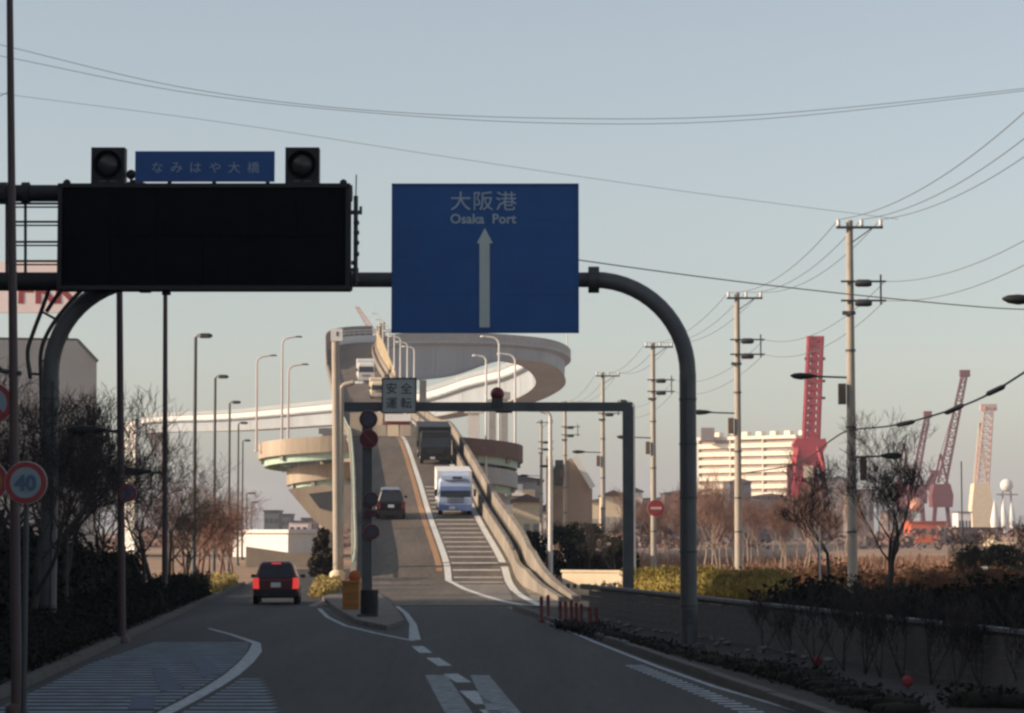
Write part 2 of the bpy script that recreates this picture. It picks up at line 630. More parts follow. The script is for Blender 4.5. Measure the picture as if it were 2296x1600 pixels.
# ladder bars either side of the dashes
for side in (0, 1):
    m = MB()
    for i in range(26):
        Y = 37.3 + i * 0.42
        if Y > 48.2:
            break
        yy = 1190 + FOC * EYE / Y
        f = (yy - 1515) / 85
        if side == 0:
            xa, xb = 955 + 45 * f, 1004 + 58 * f
        else:
            xa, xb = 1056 + 40 * f, 1098 + 72 * f
        a, b = G(xa, yy), G(xb, yy)
        m.quad((a.x, Y, ZM), (b.x, Y, ZM), (b.x, Y + 0.24, ZM), (a.x, Y + 0.24, ZM))
    structure("ladder_marking", m, M_LINE)
m = MB()
stripe(m, gp([(1186, 1376), (1260, 1408), (1330, 1439), (1473, 1495), (1600, 1540), (1798, 1598), (1850, 1614)]), 0.12)
structure("edge_line_marking", m, M_LINE)
m = MB()
for i in range(24):
    Y = 37 + i * 0.62
    x = edge_r(Y) - 0.05
    m.quad((x - 0.5, Y, ZM), (x - 0.12, Y, ZM), (x - 0.12, Y + 0.3, ZM), (x - 0.5, Y + 0.3, ZM))
structure("edge_tick_marking", m, M_LINE)

# ------------------------------------------------------------------ the bridge: ramp, S-bend and far span
#         Y    X      z    depth
BR = [(92, -2.7, 0.02, 1.0), (112, -2.9, 0.05, 1.0), (123, -3.2, 0.3, 1.0), (132, -3.6, 1.25, 1.2), (157, -5.2, 3.6, 2.0), (185, -7.0, 6.7, 2.0),
      (218, -9.3, 10.4, 2.2), (245, -11.3, 12.0, 2.5), (300, -15.8, 16.6, 3.0), (360, -21.0, 23.2, 3.5), (420, -26.0, 30.3, 4.5), (462, -28.4, 35.6, 6.0),
      (488, -25.0, 38.6, 7.5), (508, -15.0, 40.2, 7.0), (526, -4.5, 41.2, 3.6), (546, 5.0, 41.5, 3.6), (572, 8.6, 40.8, 5.4), (592, 3.0, 38.7, 6.0), (606, -6.0, 37.2, 5.6),
      (640, -21.0, 35.0, 4.6), (717, -53, 35.9, 4.0), (800, -85, 37.6, 3.8), (905, -124.5, 41.0, 3.8), (1000, -138.5, 42.5, 3.8), (1250, -172, 45.0, 3.8)]
PATH = catmull(BR, 8)


def frame(i):
    a, b = PATH[max(i - 1, 0)], PATH[min(i + 1, len(PATH) - 1)]
    t = Vector((b[1] - a[1], b[0] - a[0])).normalized()
    return Vector((PATH[i][1], PATH[i][0], PATH[i][2])), Vector((t.y, -t.x, 0)), PATH[i][3]


def off(i, u, w):
    p, n, d = frame(i)
    return p + n * u + Vector((0, 0, w))


def idx(Y):                           # path index on the ramp for a given distance
    for i, p in enumerate(PATH):
        if p[0] >= Y:
            return i
    return len(PATH) - 1


def ramp_at(Y, u, w=0.0):
    i = idx(Y)
    a, b = PATH[max(i - 1, 0)], PATH[i]
    f = 0 if b[0] == a[0] else (Y - a[0]) / (b[0] - a[0])
    p0, p1 = off(max(i - 1, 0), u, w), off(i, u, w)
    return p0 + (p1 - p0) * f


N = len(PATH)
I170, I470, IEXT = idx(176), idx(465), idx(572)
HL, HRR = 4.6, 4.5


def hr(i):                            # the footway on the right narrows past the ramp top
    return HRR


bridge = thing("bridge", "long concrete bridge ramp climbing ahead and looping right behind the blue sign", "bridge", (-3, 120, 0))
# solid foot of the ramp
secs = []
for i in range(0, I170 + 1):
    p, n, d = frame(i)
    z = p.z
    secs.append([off(i, -HL, -0.012), off(i, HRR, -0.012), off(i, HRR, -z - 0.4), off(i, -HL, -z - 0.4)])
build("ramp_wall", MB().loft(secs), M_CONC, bridge)
# girder beyond it
secs = []
for i in range(I170, N):
    p, n, d = frame(i)
    bw = 3.2
    secs.append([off(i, -HL, -0.012), off(i, HRR, -0.012), off(i, HRR, -0.45), off(i, bw, -0.95), off(i, bw - 0.2, -d), off(i, -bw + 0.2, -d), off(i, -bw, -0.95), off(i, -HL, -0.45)])
build("girder", MB().loft(secs), M_STEELG, bridge)
# flange line along the bottom of the box and stiffener plates on its sides
fl = MB()
for sgn in (-1, 1):
    secs = []
    for i in range(I170, N):
        d = PATH[i][3]
        secs.append([off(i, sgn * 3.0, -d + 0.25), off(i, sgn * 3.35, -d + 0.25), off(i, sgn * 3.35, -d - 0.06), off(i, sgn * 3.0, -d - 0.06)])
    fl.loft(secs)
build("bottom_flange", fl, M_CONCG, bridge)
# carriageway
m = MB()
for i in range(0, N - 1):
    m.quad(off(i, -4.3, 0.004), off(i, 3.5, 0.004), off(i + 1, 3.5, 0.004), off(i + 1, -4.3, 0.004))
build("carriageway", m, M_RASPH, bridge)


def flare(i):                         # the right walls swing outward at the foot of the ramp
    Y = PATH[i][0]
    return max(0.0, (127 - Y) / 30) ** 1.4 * 1.25


def wall_run(i0, i1, u0, u1, h0, h1, step=1, taper=0):
    secs = []
    for i in range(i0, i1 + 1):
        hh = h1
        if taper and i - i0 < taper:
            hh = h0 + (h1 - h0) * (0.25 + 0.75 * (i - i0) / taper)
        e = flare(i) if u0 > 0 else 0.0
        secs.append([off(i, u0 + e, h0), off(i, u1 + e, h0), off(i, u1 + e, hh), off(i, u0 + e, hh)])
    return MB().loft(secs)


ICREST = idx(470)
def wall_pieces(i0, i1, u0, u1, h0, h1, taper, n=3):
    """the wall is cast in lengths with open joints between them"""
    j = i0
    while j < i1:
        k = min(j + n, i1)
        secs = []
        for i in range(j, k + 1):
            f = 1.0
            if taper and i - i0 < taper:
                f = 0.25 + 0.75 * (i - i0) / taper
            hh = h0 + (h1 - h0) * f
            e = flare(i) if u0 > 0 else 0.0
            q = [off(i, u0 + e, h0), off(i, u1 + e, h0), off(i, u1 + e, hh), off(i, u0 + e, hh)]
            if i in (j, k):               # shorten by the joint
                nb = off(i + 1 if i == j else i - 1, (u0 + u1) / 2, h0) - off(i, (u0 + u1) / 2, h0)
                q = [p + nb.normalized() * 0.05 for p in q]
            secs.append(q)
        build("parapet_block", MB().loft(secs), M_CONC, bridge)
        j = k


wall_pieces(idx(124), ICREST, -4.6, -4.32, -0.3, 0.72, 2)
wall_pieces(idx(96), ICREST, 3.4, 3.62, -0.1, 0.8, 9)
wall_pieces(idx(96), ICREST, 3.95, 4.2, -0.3, 1.5, 12)
build("parapet", wall_run(ICREST, N - 1, -4.6, -4.32, -0.3, 1.35), M_RAILW, bridge)
build("parapet", wall_run(ICREST, N - 1, 4.2, 4.46, -0.5, 1.6), M_CONCG, bridge)
# tall screens beside the upper ramp; sun and shade painted as two tones
build("noise_screen", wall_run(idx(345), idx(470), 4.22, 4.34, 1.4, 4.3, taper=6), mat("sunlit_ochre_screen", (0.36, 0.28, 0.17), 0.8, var=0.12, scale=0.5), bridge)
build("noise_screen", wall_run(idx(395), idx(492), -4.62, -4.5, 0.6, 3.2, taper=6), mat("shaded_brown_screen", (0.2, 0.155, 0.12), 0.8, var=0.12, scale=0.5), bridge)
# hand rails
for u, h, mm, a in ((-4.46, 0.8, M_GREENR, idx(124)), (3.52, 0.92, M_DGREY, idx(128))):
    secs = []
    rl = MB()
    rl.tube([off(i, u, h) for i in range(a, idx(330))], 0.05, 5)
    for i in range(a, idx(330)):
        q = off(i, u, 0)
        rl.bar(q + Vector((0, 0, h - 0.2)), q + Vector((0, 0, h)), 0.06)
    build("handrail", rl, mm, bridge)
# rail pair along the far span
rl = MB()
for h in (1.9, 2.4):
    rl.tube([off(i, -4.46, h) for i in range(ICREST, N)], 0.12, 5)
for i in range(ICREST, N):
    rl.bar(off(i, -4.46, 1.2), off(i, -4.46, 2.4), 0.12)
build("handrail", rl, M_RAILW, bridge)
# vertical ribs on the girder sides
rb = MB()
for i in range(I170, N - 1, 4):
    d = PATH[i][3]
    for sgn in (-1, 1):
        rb.bar(off(i, sgn * 3.2, -1.0), off(i, sgn * 3.03, -d + 0.2), 0.08, 0.1)
build("girder_stiffener", rb, M_STEELG, bridge, kind="stuff")
# piers
for Y0, wx in ((205, 2.2), (255, 2.2), (305, 2.4), (360, 2.6), (420, 3.0)):
    i = idx(Y0)
    p, n, d = frame(i)
    m = MB()
    m.box((p.x, p.y, (p.z - d) / 2 - 0.2), (wx, 1.6, p.z - d + 0.4))
    m.box((p.x, p.y, p.z - d - 0.55), (wx + 3.2, 1.8, 1.1))
    build("pier", m, M_CONC, bridge)
for x, Yp, w in ((1062, 600, 2.6), (1104, 588, 1.6), (1131, 580, 1.6), (948, 486, 1.3), (735, 745, 3.0), (364, 915, 2.4)):
    p = W(x, 1000, Yp)
    # stands under the nearest point of the girder
    best = min(range(idx(480), N), key=lambda i: (off(i, 0, 0).xy - p.xy).length)
    q = off(best, 0, 0)
    zt = q.z - PATH[best][3]
    m = MB()
    m.box((p.x, p.y, zt / 2), (w, w * 0.9, zt + 0.2))
    if x != 948:
        m.box((p.x, p.y, zt - 0.8), (w * 1.7, w * 1.2, 1.6))
    build("pier", m, M_RAILW if x == 1062 else M_CONCG, bridge)

# markings on the ramp
MZ = 0.01


def ramp_line(name, u0, u1, Y0, Y1, m_):
    mb = MB()
    Y = Y0
    pts = []
    while Y <= Y1:
        pts.append(Y)
        Y += 3
    for a, b in zip(pts[:-1], pts[1:]):
        mb.quad(ramp_at(a, u0, MZ), ramp_at(a, u1, MZ), ramp_at(b, u1, MZ), ramp_at(b, u0, MZ))
    build(name, mb, m_, bridge)


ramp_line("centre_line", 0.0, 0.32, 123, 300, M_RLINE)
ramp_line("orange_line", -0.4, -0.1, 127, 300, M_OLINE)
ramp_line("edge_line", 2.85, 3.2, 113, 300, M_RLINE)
mb = MB()
pts = [(1.02, 91.6), (0.3, 93), (-0.35, 97.5), (-1.2, 106), (-2.1, 115), (-3.05, 123)]
stripe(mb, pts, 0.26, 0.02)
for k in range(len(mb.v)):
    v = mb.v[k]
    mb.v[k] = (v[0], v[1], max(0.03, lerp_tab(PATH, v[1], 2) + 0.012))
build("centre_line", mb, M_RLINE, bridge)
mb = MB()
stripe(mb, [(1.02, 91.6), (0.75, 97), (0.42, 104), (0.12, 113)], 0.3, 0.02)
for k in range(len(mb.v)):
    v = mb.v[k]
    mb.v[k] = (v[0], v[1], max(0.03, lerp_tab(PATH, v[1], 2) + 0.012))
build("edge_line", mb, M_RLINE, bridge)
M_BARP = mat("worn_bar_paint", (0.5, 0.455, 0.4), 0.75, var=0.3, scale=3)
Y = 99.0
while Y < 176:
    u0, u1 = 0.42, 2.78
    if Y < 118:
        u0 = 0.42 + (118 - Y) * 0.075
    if u1 - u0 > 0.2:
        mb = MB()
        mb.quad(ramp_at(Y, u0, MZ), ramp_at(Y, u1, MZ), ramp_at(Y + 0.5, u1, MZ), ramp_at(Y + 0.5, u0, MZ))
        build("cross_bar", mb, M_BARP, bridge)
    Y += 2.7 if Y > 118 else 2.0

# ------------------------------------------------------------------ spiral walkways beside the ramp
def spiral(label, c, rad0, z_top, turns, a_top, hand, m_wall, shrink, m_low=None, name="spiral_walkway"):
    root = thing(name, label, "walkway", (c[0], c[1], 0), "spiral walkways beside the ramp")
    pitch = 2.5
    n = int(64 * turns)
    fas, slab_, rail = [], [], []
    for i in range(n + 1):
        a = a_top + hand * 2 * math.pi * turns * i / n
        z = z_top - pitch * turns * i / n
        rad = rad0 - shrink * turns * i / n

        def q(r, zz):
            return Vector((c[0] + r * math.cos(a), c[1] + r * math.sin(a), zz))
        fas.append([q(rad, z), q(rad - 0.2, z), q(rad - 0.2, z - 1.5), q(rad, z - 1.5)])
        slab_.append([q(rad - 0.2, z - 1.2), q(rad - 2.2, z - 1.2), q(rad - 2.2, z - 1.5), q(rad - 0.2, z - 1.5)])
        rail.append(q(rad - 2.1, z - 1.62))
    cut = int(len(fas) * 0.42)
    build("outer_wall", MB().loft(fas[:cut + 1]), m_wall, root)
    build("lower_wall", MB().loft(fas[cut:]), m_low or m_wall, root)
    trim = []
    for i in range(len(fas)):
        p = fas[i][2]
        a = math.atan2(p.y - c[1], p.x - c[0])
        e = Vector((math.cos(a), math.sin(a), 0))
        trim.append([p - e * 0.32, p - e * 0.55, p - e * 0.55 - Vector((0, 0, 0.7)), p - e * 0.32 - Vector((0, 0, 0.7))])
    build("lower_trim", MB().loft(trim), M_GREENR, root)
    build("deck", MB().loft(slab_), M_CONCG, root)
    m = MB()
    m.tube(rail, 0.1, 5)
    secs = [[p + Vector((0, 0, -0.35)), p + Vector((0, 0, -0.1)), p + Vector((0.02, 0.02, -0.1)), p + Vector((0.02, 0.02, -0.35))] for p in rail]
    m.loft(secs)
    for k in range(0, len(rail), 4):
        m.bar(rail[k] - Vector((0, 0, 1.0)), rail[k], 0.08)
    build("inner_rail", m, M_GREENR, root)
    m = MB()
    m.lathe([(0.9, 0), (0.9, z_top - 1.6)], (c[0], c[1], 0), 16)
    build("core_column", m, M_CONC, root)
    for k in range(0, 12):
        i = min(len(fas) - 1, k * len(fas) // 12 + 2)
        p = fas[i][2]
        m = MB()
        m.bar((c[0], c[1], p.z - 0.25), (p.x, p.y, p.z - 0.25), 0.35, 0.4)
        build("bracket", m, M_CONCG, root)
    return root


SPL = (-17.6, 246)
SPR = (-3.4, 240)
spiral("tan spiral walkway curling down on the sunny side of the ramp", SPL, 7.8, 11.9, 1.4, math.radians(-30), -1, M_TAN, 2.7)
spiral("spiral walkway with shade painted in brown, far side of the ramp by the utility poles", SPR, 4.7, 11.9, 1.6, math.radians(165), 1, mat("shade_brown_wall", (0.17, 0.11, 0.09), 0.85, var=0.12), 0.5, mat("pale_spiral_wall", (0.42, 0.42, 0.4), 0.85, var=0.12))  # upper wall's shade is put into its brown colour
# flared lower wall of the left spiral
p0, p1 = W(655, 1100, 232), W(760, 1100, 232)
fw = MB()
fw.prism([(W(x, y, 232).x, W(x, y, 232).z) for x, y in ((646, 1098), (690, 1090), (762, 1090), (762, 1206), (705, 1168))], 231.6, 232.2)
tag(build("stair_wall", fw, M_TAN, loc=(p1.x, 232, 0)), "tan wedge-shaped stair wall under the sunlit spiral walkway", "wall")
sw_ = bpy.data.objects["stair_wall"]
om = MB().prism([(W(x, y, 231.5).x, W(x, y, 231.5).z) for x, y in ((692, 1108), (756, 1100), (756, 1150), (716, 1140))], 231.5, 231.7)
build("opening", om, M_SDARK, sw_)  # dark panel painted as the shade inside an opening

# stair house on the right of the ramp with a slanted white roof edge
root = thing("stair_house", "tan stair house with slanting white edge behind the utility poles", "stair house", (W(1280, 0, 226).x, 226, 0))
a = W(1240, 1050, 226)
b = W(1286, 1028, 226)
c_ = W(1328, 1098, 226)
z0 = 0
build("wall", MB().prism([(a.x, z0), (a.x, a.z), (b.x - 0.3, b.z), (b.x, b.z), (c_.x, c_.z), (c_.x, z0)], 226, 230), mat("stair_house_wall", (0.36, 0.28, 0.22), 0.85, var=0.15, scale=0.5), root)
m = MB()
m.bar(b + Vector((0.05, -0.3, 0.15)), c_ + Vector((0.05, -0.3, 0.15)), 0.5, 0.5)
build("roof_edge", m, M_WHITE, root)
m = MB()
m.box((W(1256, 0, 225.9).x, 225.9, W(0, 1060, 226).z), (1.0, 0.25, 2.2))
build("window", m, M_WGLASS, root)
m = MB()
m.box((W(1240, 0, 225.9).x - 0.35, 225.9, W(0, 1060, 226).z - 2), (0.6, 1.2, 7))
build("corner_pillar", m, M_CREAM, root)

# toll booth standing across the ramp's first crest
root = thing("toll_booth", "toll booth with white roof, red band and dark green front on the ramp crest", "booth", ramp_at(236, -2, 0))
zc = ramp_at(232, 0).z
x0, x1 = W(872, 0, 234).x, W(922, 0, 234).x
m = MB().box(((x0 + x1) / 2, 235, (W(0, 985, 234).z + W(0, 955, 234).z) / 2), (x1 - x0, 2, W(0, 955, 234).z - W(0, 985, 234).z))
build("front", m, M_DGREEN, root)
m = MB().box(((x0 + x1) / 2 - 0.05, 234.6, (W(0, 955, 234).z + W(0, 946, 234).z) / 2), (x1 - x0 + 0.1, 2.4, W(0, 946, 234).z - W(0, 955, 234).z))
build("red_band", m, M_RED, root)
m = MB().box(((x0 + x1) / 2 - 0.05, 234.5, (W(0, 946, 234).z + W(0, 930, 234).z) / 2), (x1 - x0 + 0.3, 2.8, W(0, 930, 234).z - W(0, 946, 234).z))
build("roof", m, M_WHITE, root)
x2 = W(792, 0, 234).x
m = MB()
for xx in (800, 848):
    X = W(xx, 0, 234).x
    m.box((X, 235, (W(0, 925, 234).z + W(0, 1000, 234).z) / 2), (1.0, 1.0, W(0, 925, 234).z - W(0, 1000, 234).z))
build("column", m, M_TAN, root)
m = MB().box(((x2 + x0) / 2, 235.4, W(0, 950, 234).z), (x0 - x2, 0.6, 1.6))
build("side_panel", m, M_CREAM, root)
# concrete barrier in front of it
xa, xb = W(790, 0, 224).x, W(925, 0, 224).x
root = thing("traffic_barrier", "tan concrete barrier blocks across the ramp in front of the toll booth", "barrier", ((xa + xb) / 2, 224, ramp_at(224, 0).z))
nb = 5
for k in range(nb):
    w = (xb - xa) / nb
    X = xa + w * (k + 0.5)
    zb = ramp_at(224, 0).z + 0.08
    m = MB().prism([(X - w / 2 + 0.03, zb), (X + w / 2 - 0.03, zb), (X + w / 2 - 0.05, zb + 0.98), (X - w / 2 + 0.05, zb + 0.98)], 223.8, 224.3)
    build("barrier_block", m, M_CREAM if k == 3 else M_TAN, root)

# ------------------------------------------------------------------ gore island with what stands on it
isl = [G(p[0], p[1]) for p in ((760, 1376), (800, 1400), (868, 1414), (905, 1400), (890, 1376), (858, 1344), (838, 1332), (800, 1330), (755, 1335), (722, 1345))]
structure("island_pavement", MB().slab([(p.x, p.y) for p in isl], 0.0, 0.13), mat("island_concrete", (0.13, 0.115, 0.1), 0.9, var=0.3, scale=2))

# ------------------------------------------------------------------ unseen building to the left, put in to cast the foreground shade
root = thing("shade_building", "tall grey out-of-view building beside the road, sized to shade the foreground", "building", (-45, 10, 0))
BH = 23.3
build("wall", MB().box((-45, 1.0, BH / 2), (30, 170, BH)), M_BGREY, root)
build("roof", MB().box((-45, 1.0, BH + 0.15), (30.4, 170.4, 0.3)), M_CONCG, root)

# ------------------------------------------------------------------ arched sign gantry over the road
YG = 57.2
k = PX(YG)
xl, xr = W(124, 0, YG).x, W(1538, 0, YG).x
zt = W(0, 628, YG).z
rr = 2.1
gantry = thing("sign_gantry", "grey steel pipe arch spanning the road and carrying the big blue sign", "gantry", (xl, YG, 0))
m = MB()
m.tube([(xr, YG, 0.05), (xr, YG, zt - rr)], 0.19, 14)
m.tube(arc(xr - rr, zt - rr, rr, 0, math.pi / 2, 14, YG), 0.186, 14)
build("post", m, M_PIPE, gantry)
m = MB()
m.tube([(xl, YG, 0.05), (xl, YG, zt - rr)], 0.19, 14)
m.tube(arc(xl + rr, zt - rr, rr, math.pi, math.pi / 2, 14, YG), 0.186, 14)
build("post", m, M_PIPE, gantry)
m = MB()
m.tube([(xl + rr, YG, zt), (xr - rr, YG, zt)], 0.17, 14)
build("beam", m, M_PIPE, gantry)
for x in (xl + rr, xr - rr):
    m = MB()
    m.lathe([(0.3, -0.12), (0.3, 0.12)], (x, YG, zt), 14, 'X')
    build("flange", m, M_DGREY, gantry)
for x in (xl, xr):
    m = MB()
    m.lathe([(0.36, 0.08), (0.36, 0.14), (0.22, 0.2)], (x, YG, 0), 14)
    build("base_plate", m, M_DGREY, gantry)

for x, nm in ((xl, -1), (xr, 1)):
    m = MB()
    m.tube([(x - 0.1 * nm, YG - 0.2, 0.1), (x - 0.1 * nm, YG - 0.2, zt - rr - 0.2)], 0.025, 6)
    build("cable_conduit", m, M_DGREY, gantry)
    for zz in (1.0, 2.2, 3.4, 4.6, 5.6):
        m = MB()
        m.lathe([(0.2, 0), (0.2, 0.05)], (x, YG, zz), 14)
        build("clamp_band", m, M_DGREY, gantry)
    build("hand_hole_cover", MB().box((x, YG - 0.19, 0.8), (0.14, 0.03, 0.3)), M_DGREY, gantry)
    m = MB()
    for k_ in range(8):
        a = k_ * math.pi / 4
        m.lathe([(0.03, 0.14), (0.03, 0.2)], (x + 0.3 * math.cos(a), YG + 0.3 * math.sin(a), 0), 6)
    build("anchor_bolt", m, M_DGREY, gantry)
bs = thing("direction_sign", "large blue overhead sign with white arrow reading Osaka Port", "road sign", W(1087, 745, YG - 0.42))
p0, p1 = W(880, 745, YG - 0.4), W(1295, 415, YG - 0.4)
cx, cz = (p0.x + p1.x) / 2, (p0.z + p1.z) / 2
for k_ in range(4):
    hp = (p1.z - p0.z) / 4
    build("panel", MB().box((cx, YG - 0.4 + R.uniform(-0.003, 0.003), p0.z + hp * (k_ + 0.5)), (p1.x - p0.x, 0.06, hp - 0.002)), M_SBLUE, bs)
m = MB()
for xx in (p0.x, p1.x):
    m.box((xx, YG - 0.4, cz), (0.05, 0.09, p1.z - p0.z + 0.05))
for zz in (p0.z, p1.z):
    m.box((cx, YG - 0.4, zz), (p1.x - p0.x, 0.09, 0.05))
build("edge_frame", m, M_SBLUE2, bs)
YF = YG - 0.437
for k_, ch in enumerate("大阪港"):
    lettering(ch, 0.46, M_SLET, bs, W(1033 + 51 * k_, 451, YF), sx=1.06)
lettering("Osaka", 0.3, M_SLET, bs, W(1048, 491, YF), sx=1.0, bold=0.006)
lettering("Port", 0.3, M_SLET, bs, W(1131, 491, YF), sx=1.0, bold=0.006)
A = [W(x, y, YF) for x, y in ((1075, 735), (1075, 546), (1069, 546), (1087, 512), (1105, 546), (1098, 546), (1098, 735))]
m = MB().prism([(q.x, q.z) for q in A], YF - 0.012, YF)
build("arrow", m, M_SWHITE, bs)
m = MB()
for xx in (-1.2, 0, 1.2):
    m.box((cx + xx, YG - 0.32, cz), (0.1, 0.09, p1.z - p0.z - 0.2))
    m.box((cx + xx, YG - 0.24, zt), (0.16, 0.14, 0.42))
build("bracket", m, M_DGREY, bs)

# ladder with hoops bent along the left shoulder of the arch
lad = thing("access_ladder", "thin curved access ladder following the left shoulder of the arch", "ladder", W(80, 1000, YG + 0.5))
YL = YG + 0.55
rails = [[(95, 1010), (92, 860), (92, 790), (108, 745), (135, 705), (172, 662), (190, 645)], [(68, 850), (62, 790), (75, 745), (92, 700), (108, 655), (116, 630)],
         [(104, 700), (122, 672), (140, 648)]]
for rpts in rails:
    pts = [W(x, y, YL) for x, y in rpts]
    m = MB()
    m.tube(catmull([tuple(p) for p in pts], 4), 0.05, 6)
    build("rail", m, M_DGREY, lad)
for a, b in (((90, 697), (128, 718)), ((62, 838), (118, 842)), ((92, 890), (118, 890)), ((92, 810), (122, 812)), ((92, 935), (118, 935)), ((92, 975), (118, 975))):
    m = MB()
    m.tube([W(*a, YL), W(*b, YL)], 0.03, 5)
    build("rung", m, M_DGREY, lad)

# pipe truss, message board and what sits on it
YV = 56.2
tr = thing("pipe_truss", "dark double pipe truss reaching in from the left behind the black board", "truss", W(-60, 650, YV))
for y, r in ((434, 0.19), (632, 0.21)):
    m = MB()
    m.tube([W(-420, y, YV + 0.55), W(790, y, YV + 0.55)], r, 12)
    build("chord", m, M_BLACK2, tr)
for y in (461, 502, 547, 590):
    m = MB()
    m.tube([W(14, y - 4, YV + 0.6), W(140, y - 4, YV + 0.6)], 0.028, 6)
    m.tube([W(14, y + 4, YV + 0.6), W(140, y + 4, YV + 0.6)], 0.02, 6)
    build("rung", m, M_DGREY, tr)
for x in (15, 57):
    m = MB()
    m.tube([W(x, 440, YV + 0.62), W(x, 640, YV + 0.62)], 0.035, 6)
    build("upright", m, M_DGREY, tr)
for x in (8, 58, 150):
    m = MB()
    q = W(x, 434, YV + 0.55)
    m.lathe([(0.25, -0.08), (0.25, 0.08)], q, 12, 'X')
    build("flange", m, M_BLACK2, tr)
m = MB()
px_ = W(-400, 600, YV + 0.55).x
m.tube([(px_, YV + 0.55, 0), (px_, YV + 0.55, W(0, 400, YV).z)], 0.28, 14)
build("post", m, M_PIPE, tr)

vm = thing("message_board", "big black unlit message board under the two beacon boxes", "message board", W(459, 652, YV))
p0, p1 = W(133, 652, YV), W(786, 416, YV)
cx, cz = (p0.x + p1.x) / 2, (p0.z + p1.z) / 2
w_, h_ = p1.x - p0.x, p1.z - p0.z
build("housing", MB().box((cx, YV + 0.05, cz), (w_, 0.6, h_)), M_BLACK, vm)
m = MB()
for zz in (p0.z + 0.04, p1.z - 0.04):
    m.box((cx, YV - 0.27, zz), (w_ + 0.02, 0.06, 0.09))
for xx in (p0.x + 0.04, p1.x - 0.04):
    m.box((xx, YV - 0.272, cz), (0.09, 0.06, h_ - 0.2))
build("bezel", m, M_BLACK2, vm)
for r_ in range(2):
    for c__ in range(6):
        m = MB().box((p0.x + 0.15 + (w_ - 0.3) * (c__ + 0.5) / 6, YV - 0.258, p0.z + 0.12 + (h_ - 0.24) * (r_ + 0.5) / 2), ((w_ - 0.3) / 6 - 0.02, 0.02, (h_ - 0.24) / 2 - 0.02))
        build("display_panel", m, M_BLACK, vm)
m = MB()
for xx in (150, 770):
    m.lathe([(0.08, 0), (0.08, 0.1), (0.03, 0.14)], W(xx, 417, YV), 10)
m.lathe([(0.1, 0), (0.1, 0.06)], W(373, 662, YV), 10)
build("lifting_eye", m, M_BLACK2, vm)

for x0, lab in ((205, "square black beacon box beside the start of the blue name plate"), (640, "square black beacon box past the end of the blue name plate")):
    x1 = x0 + 76
    b = thing("warning_beacon", lab, "beacon", W(x0 + 38, 413, YV - 0.1), "beacon boxes on the message board")
    p0, p1 = W(x0, 413, YV - 0.1), W(x1, 332, YV - 0.1)
    cx, cz = (p0.x + p1.x) / 2, (p0.z + p1.z) / 2
    build("housing", MB().box((cx, YV, cz), (p1.x - p0.x, 0.35, p1.z - p0.z)), M_BLACK2, b)
    m = MB()
    m.lathe([(0.3, 0.0), (0.31, 0.1), (0.29, 0.1), (0.28, 0.02)], (cx, YV - 0.17, cz + 0.02), 20, 'Y')
    build("visor", m, M_BLACK, b)
    m = MB()
    m.lathe([(0.24, 0.0), (0.2, 0.05), (0.1, 0.08), (0.02, 0.09)], (cx, YV - 0.17, cz + 0.02), 20, 'Y')
    build("lens", m, mat("smoked_lens", (0.035, 0.032, 0.03), 0.25, var=0), b)
    m = MB()
    for xx in (-0.12, 0.12):
        m.box((cx + xx, YV - 0.18, p0.z + 0.05), (0.16, 0.03, 0.05))
    build("label_plate", m, M_DGREY, b)

npz = thing("name_plate", "narrow blue plate with a bridge name on top of the black board", "sign", W(460, 410, YV))
p0, p1 = W(303, 408, YV - 0.1), W(616, 340, YV - 0.1)
cx, cz = (p0.x + p1.x) / 2, (p0.z + p1.z) / 2
build("panel", MB().box((cx, YV - 0.1, cz), (p1.x - p0.x, 0.06, p1.z - p0.z)), M_SBLUE2, npz)
for k_, ch in enumerate("なみはや大橋"):
    lettering(ch, 0.27, M_SLET2, npz, W(353 + 43 * k_, 376, YV - 0.137), sx=1.05)
m = MB()
for xx in (300, 380, 480, 600):
    q = W(xx, 411, YV - 0.02)
    m.box((q.x, YV, q.z), (0.08, 0.1, 0.14))
build("foot", m, M_BLACK2, npz)
m = MB()
m.ball(W(294, 392, YV), 0.11, 10)
m.bar(W(294, 415, YV), W(294, 392, YV), 0.05)
tag(build("small_camera", m, M_BLACK2, loc=W(294, 415, YV)), "small round black camera tucked beside the blue name plate", "camera")

ant = thing("antenna_mast", "thin vertical mast with small cross bars at the end of the black board", "mast", W(797, 640, YV))
m = MB()
m.tube([W(797, 640, YV), W(798, 440, YV)], 0.05, 8)
m.tube([W(798, 440, YV), W(799, 392, YV)], 0.015, 6)
build("mast", m, M_DGREY, ant)
for y, a, b in ((477, 782, 812), (468, 806, 812), (606, 782, 804), (590, 788, 800)):
    m = MB()
    m.bar(W(a, y, YV), W(b, y, YV), 0.05, 0.09)
    build("cross_bar", m, M_DGREY, ant)
for y in (500, 522, 545, 570, 630):
    m = MB()
    m.ball(W(799, y, YV), 0.07, 8)
    build("clamp", m, M_DGREY, ant)

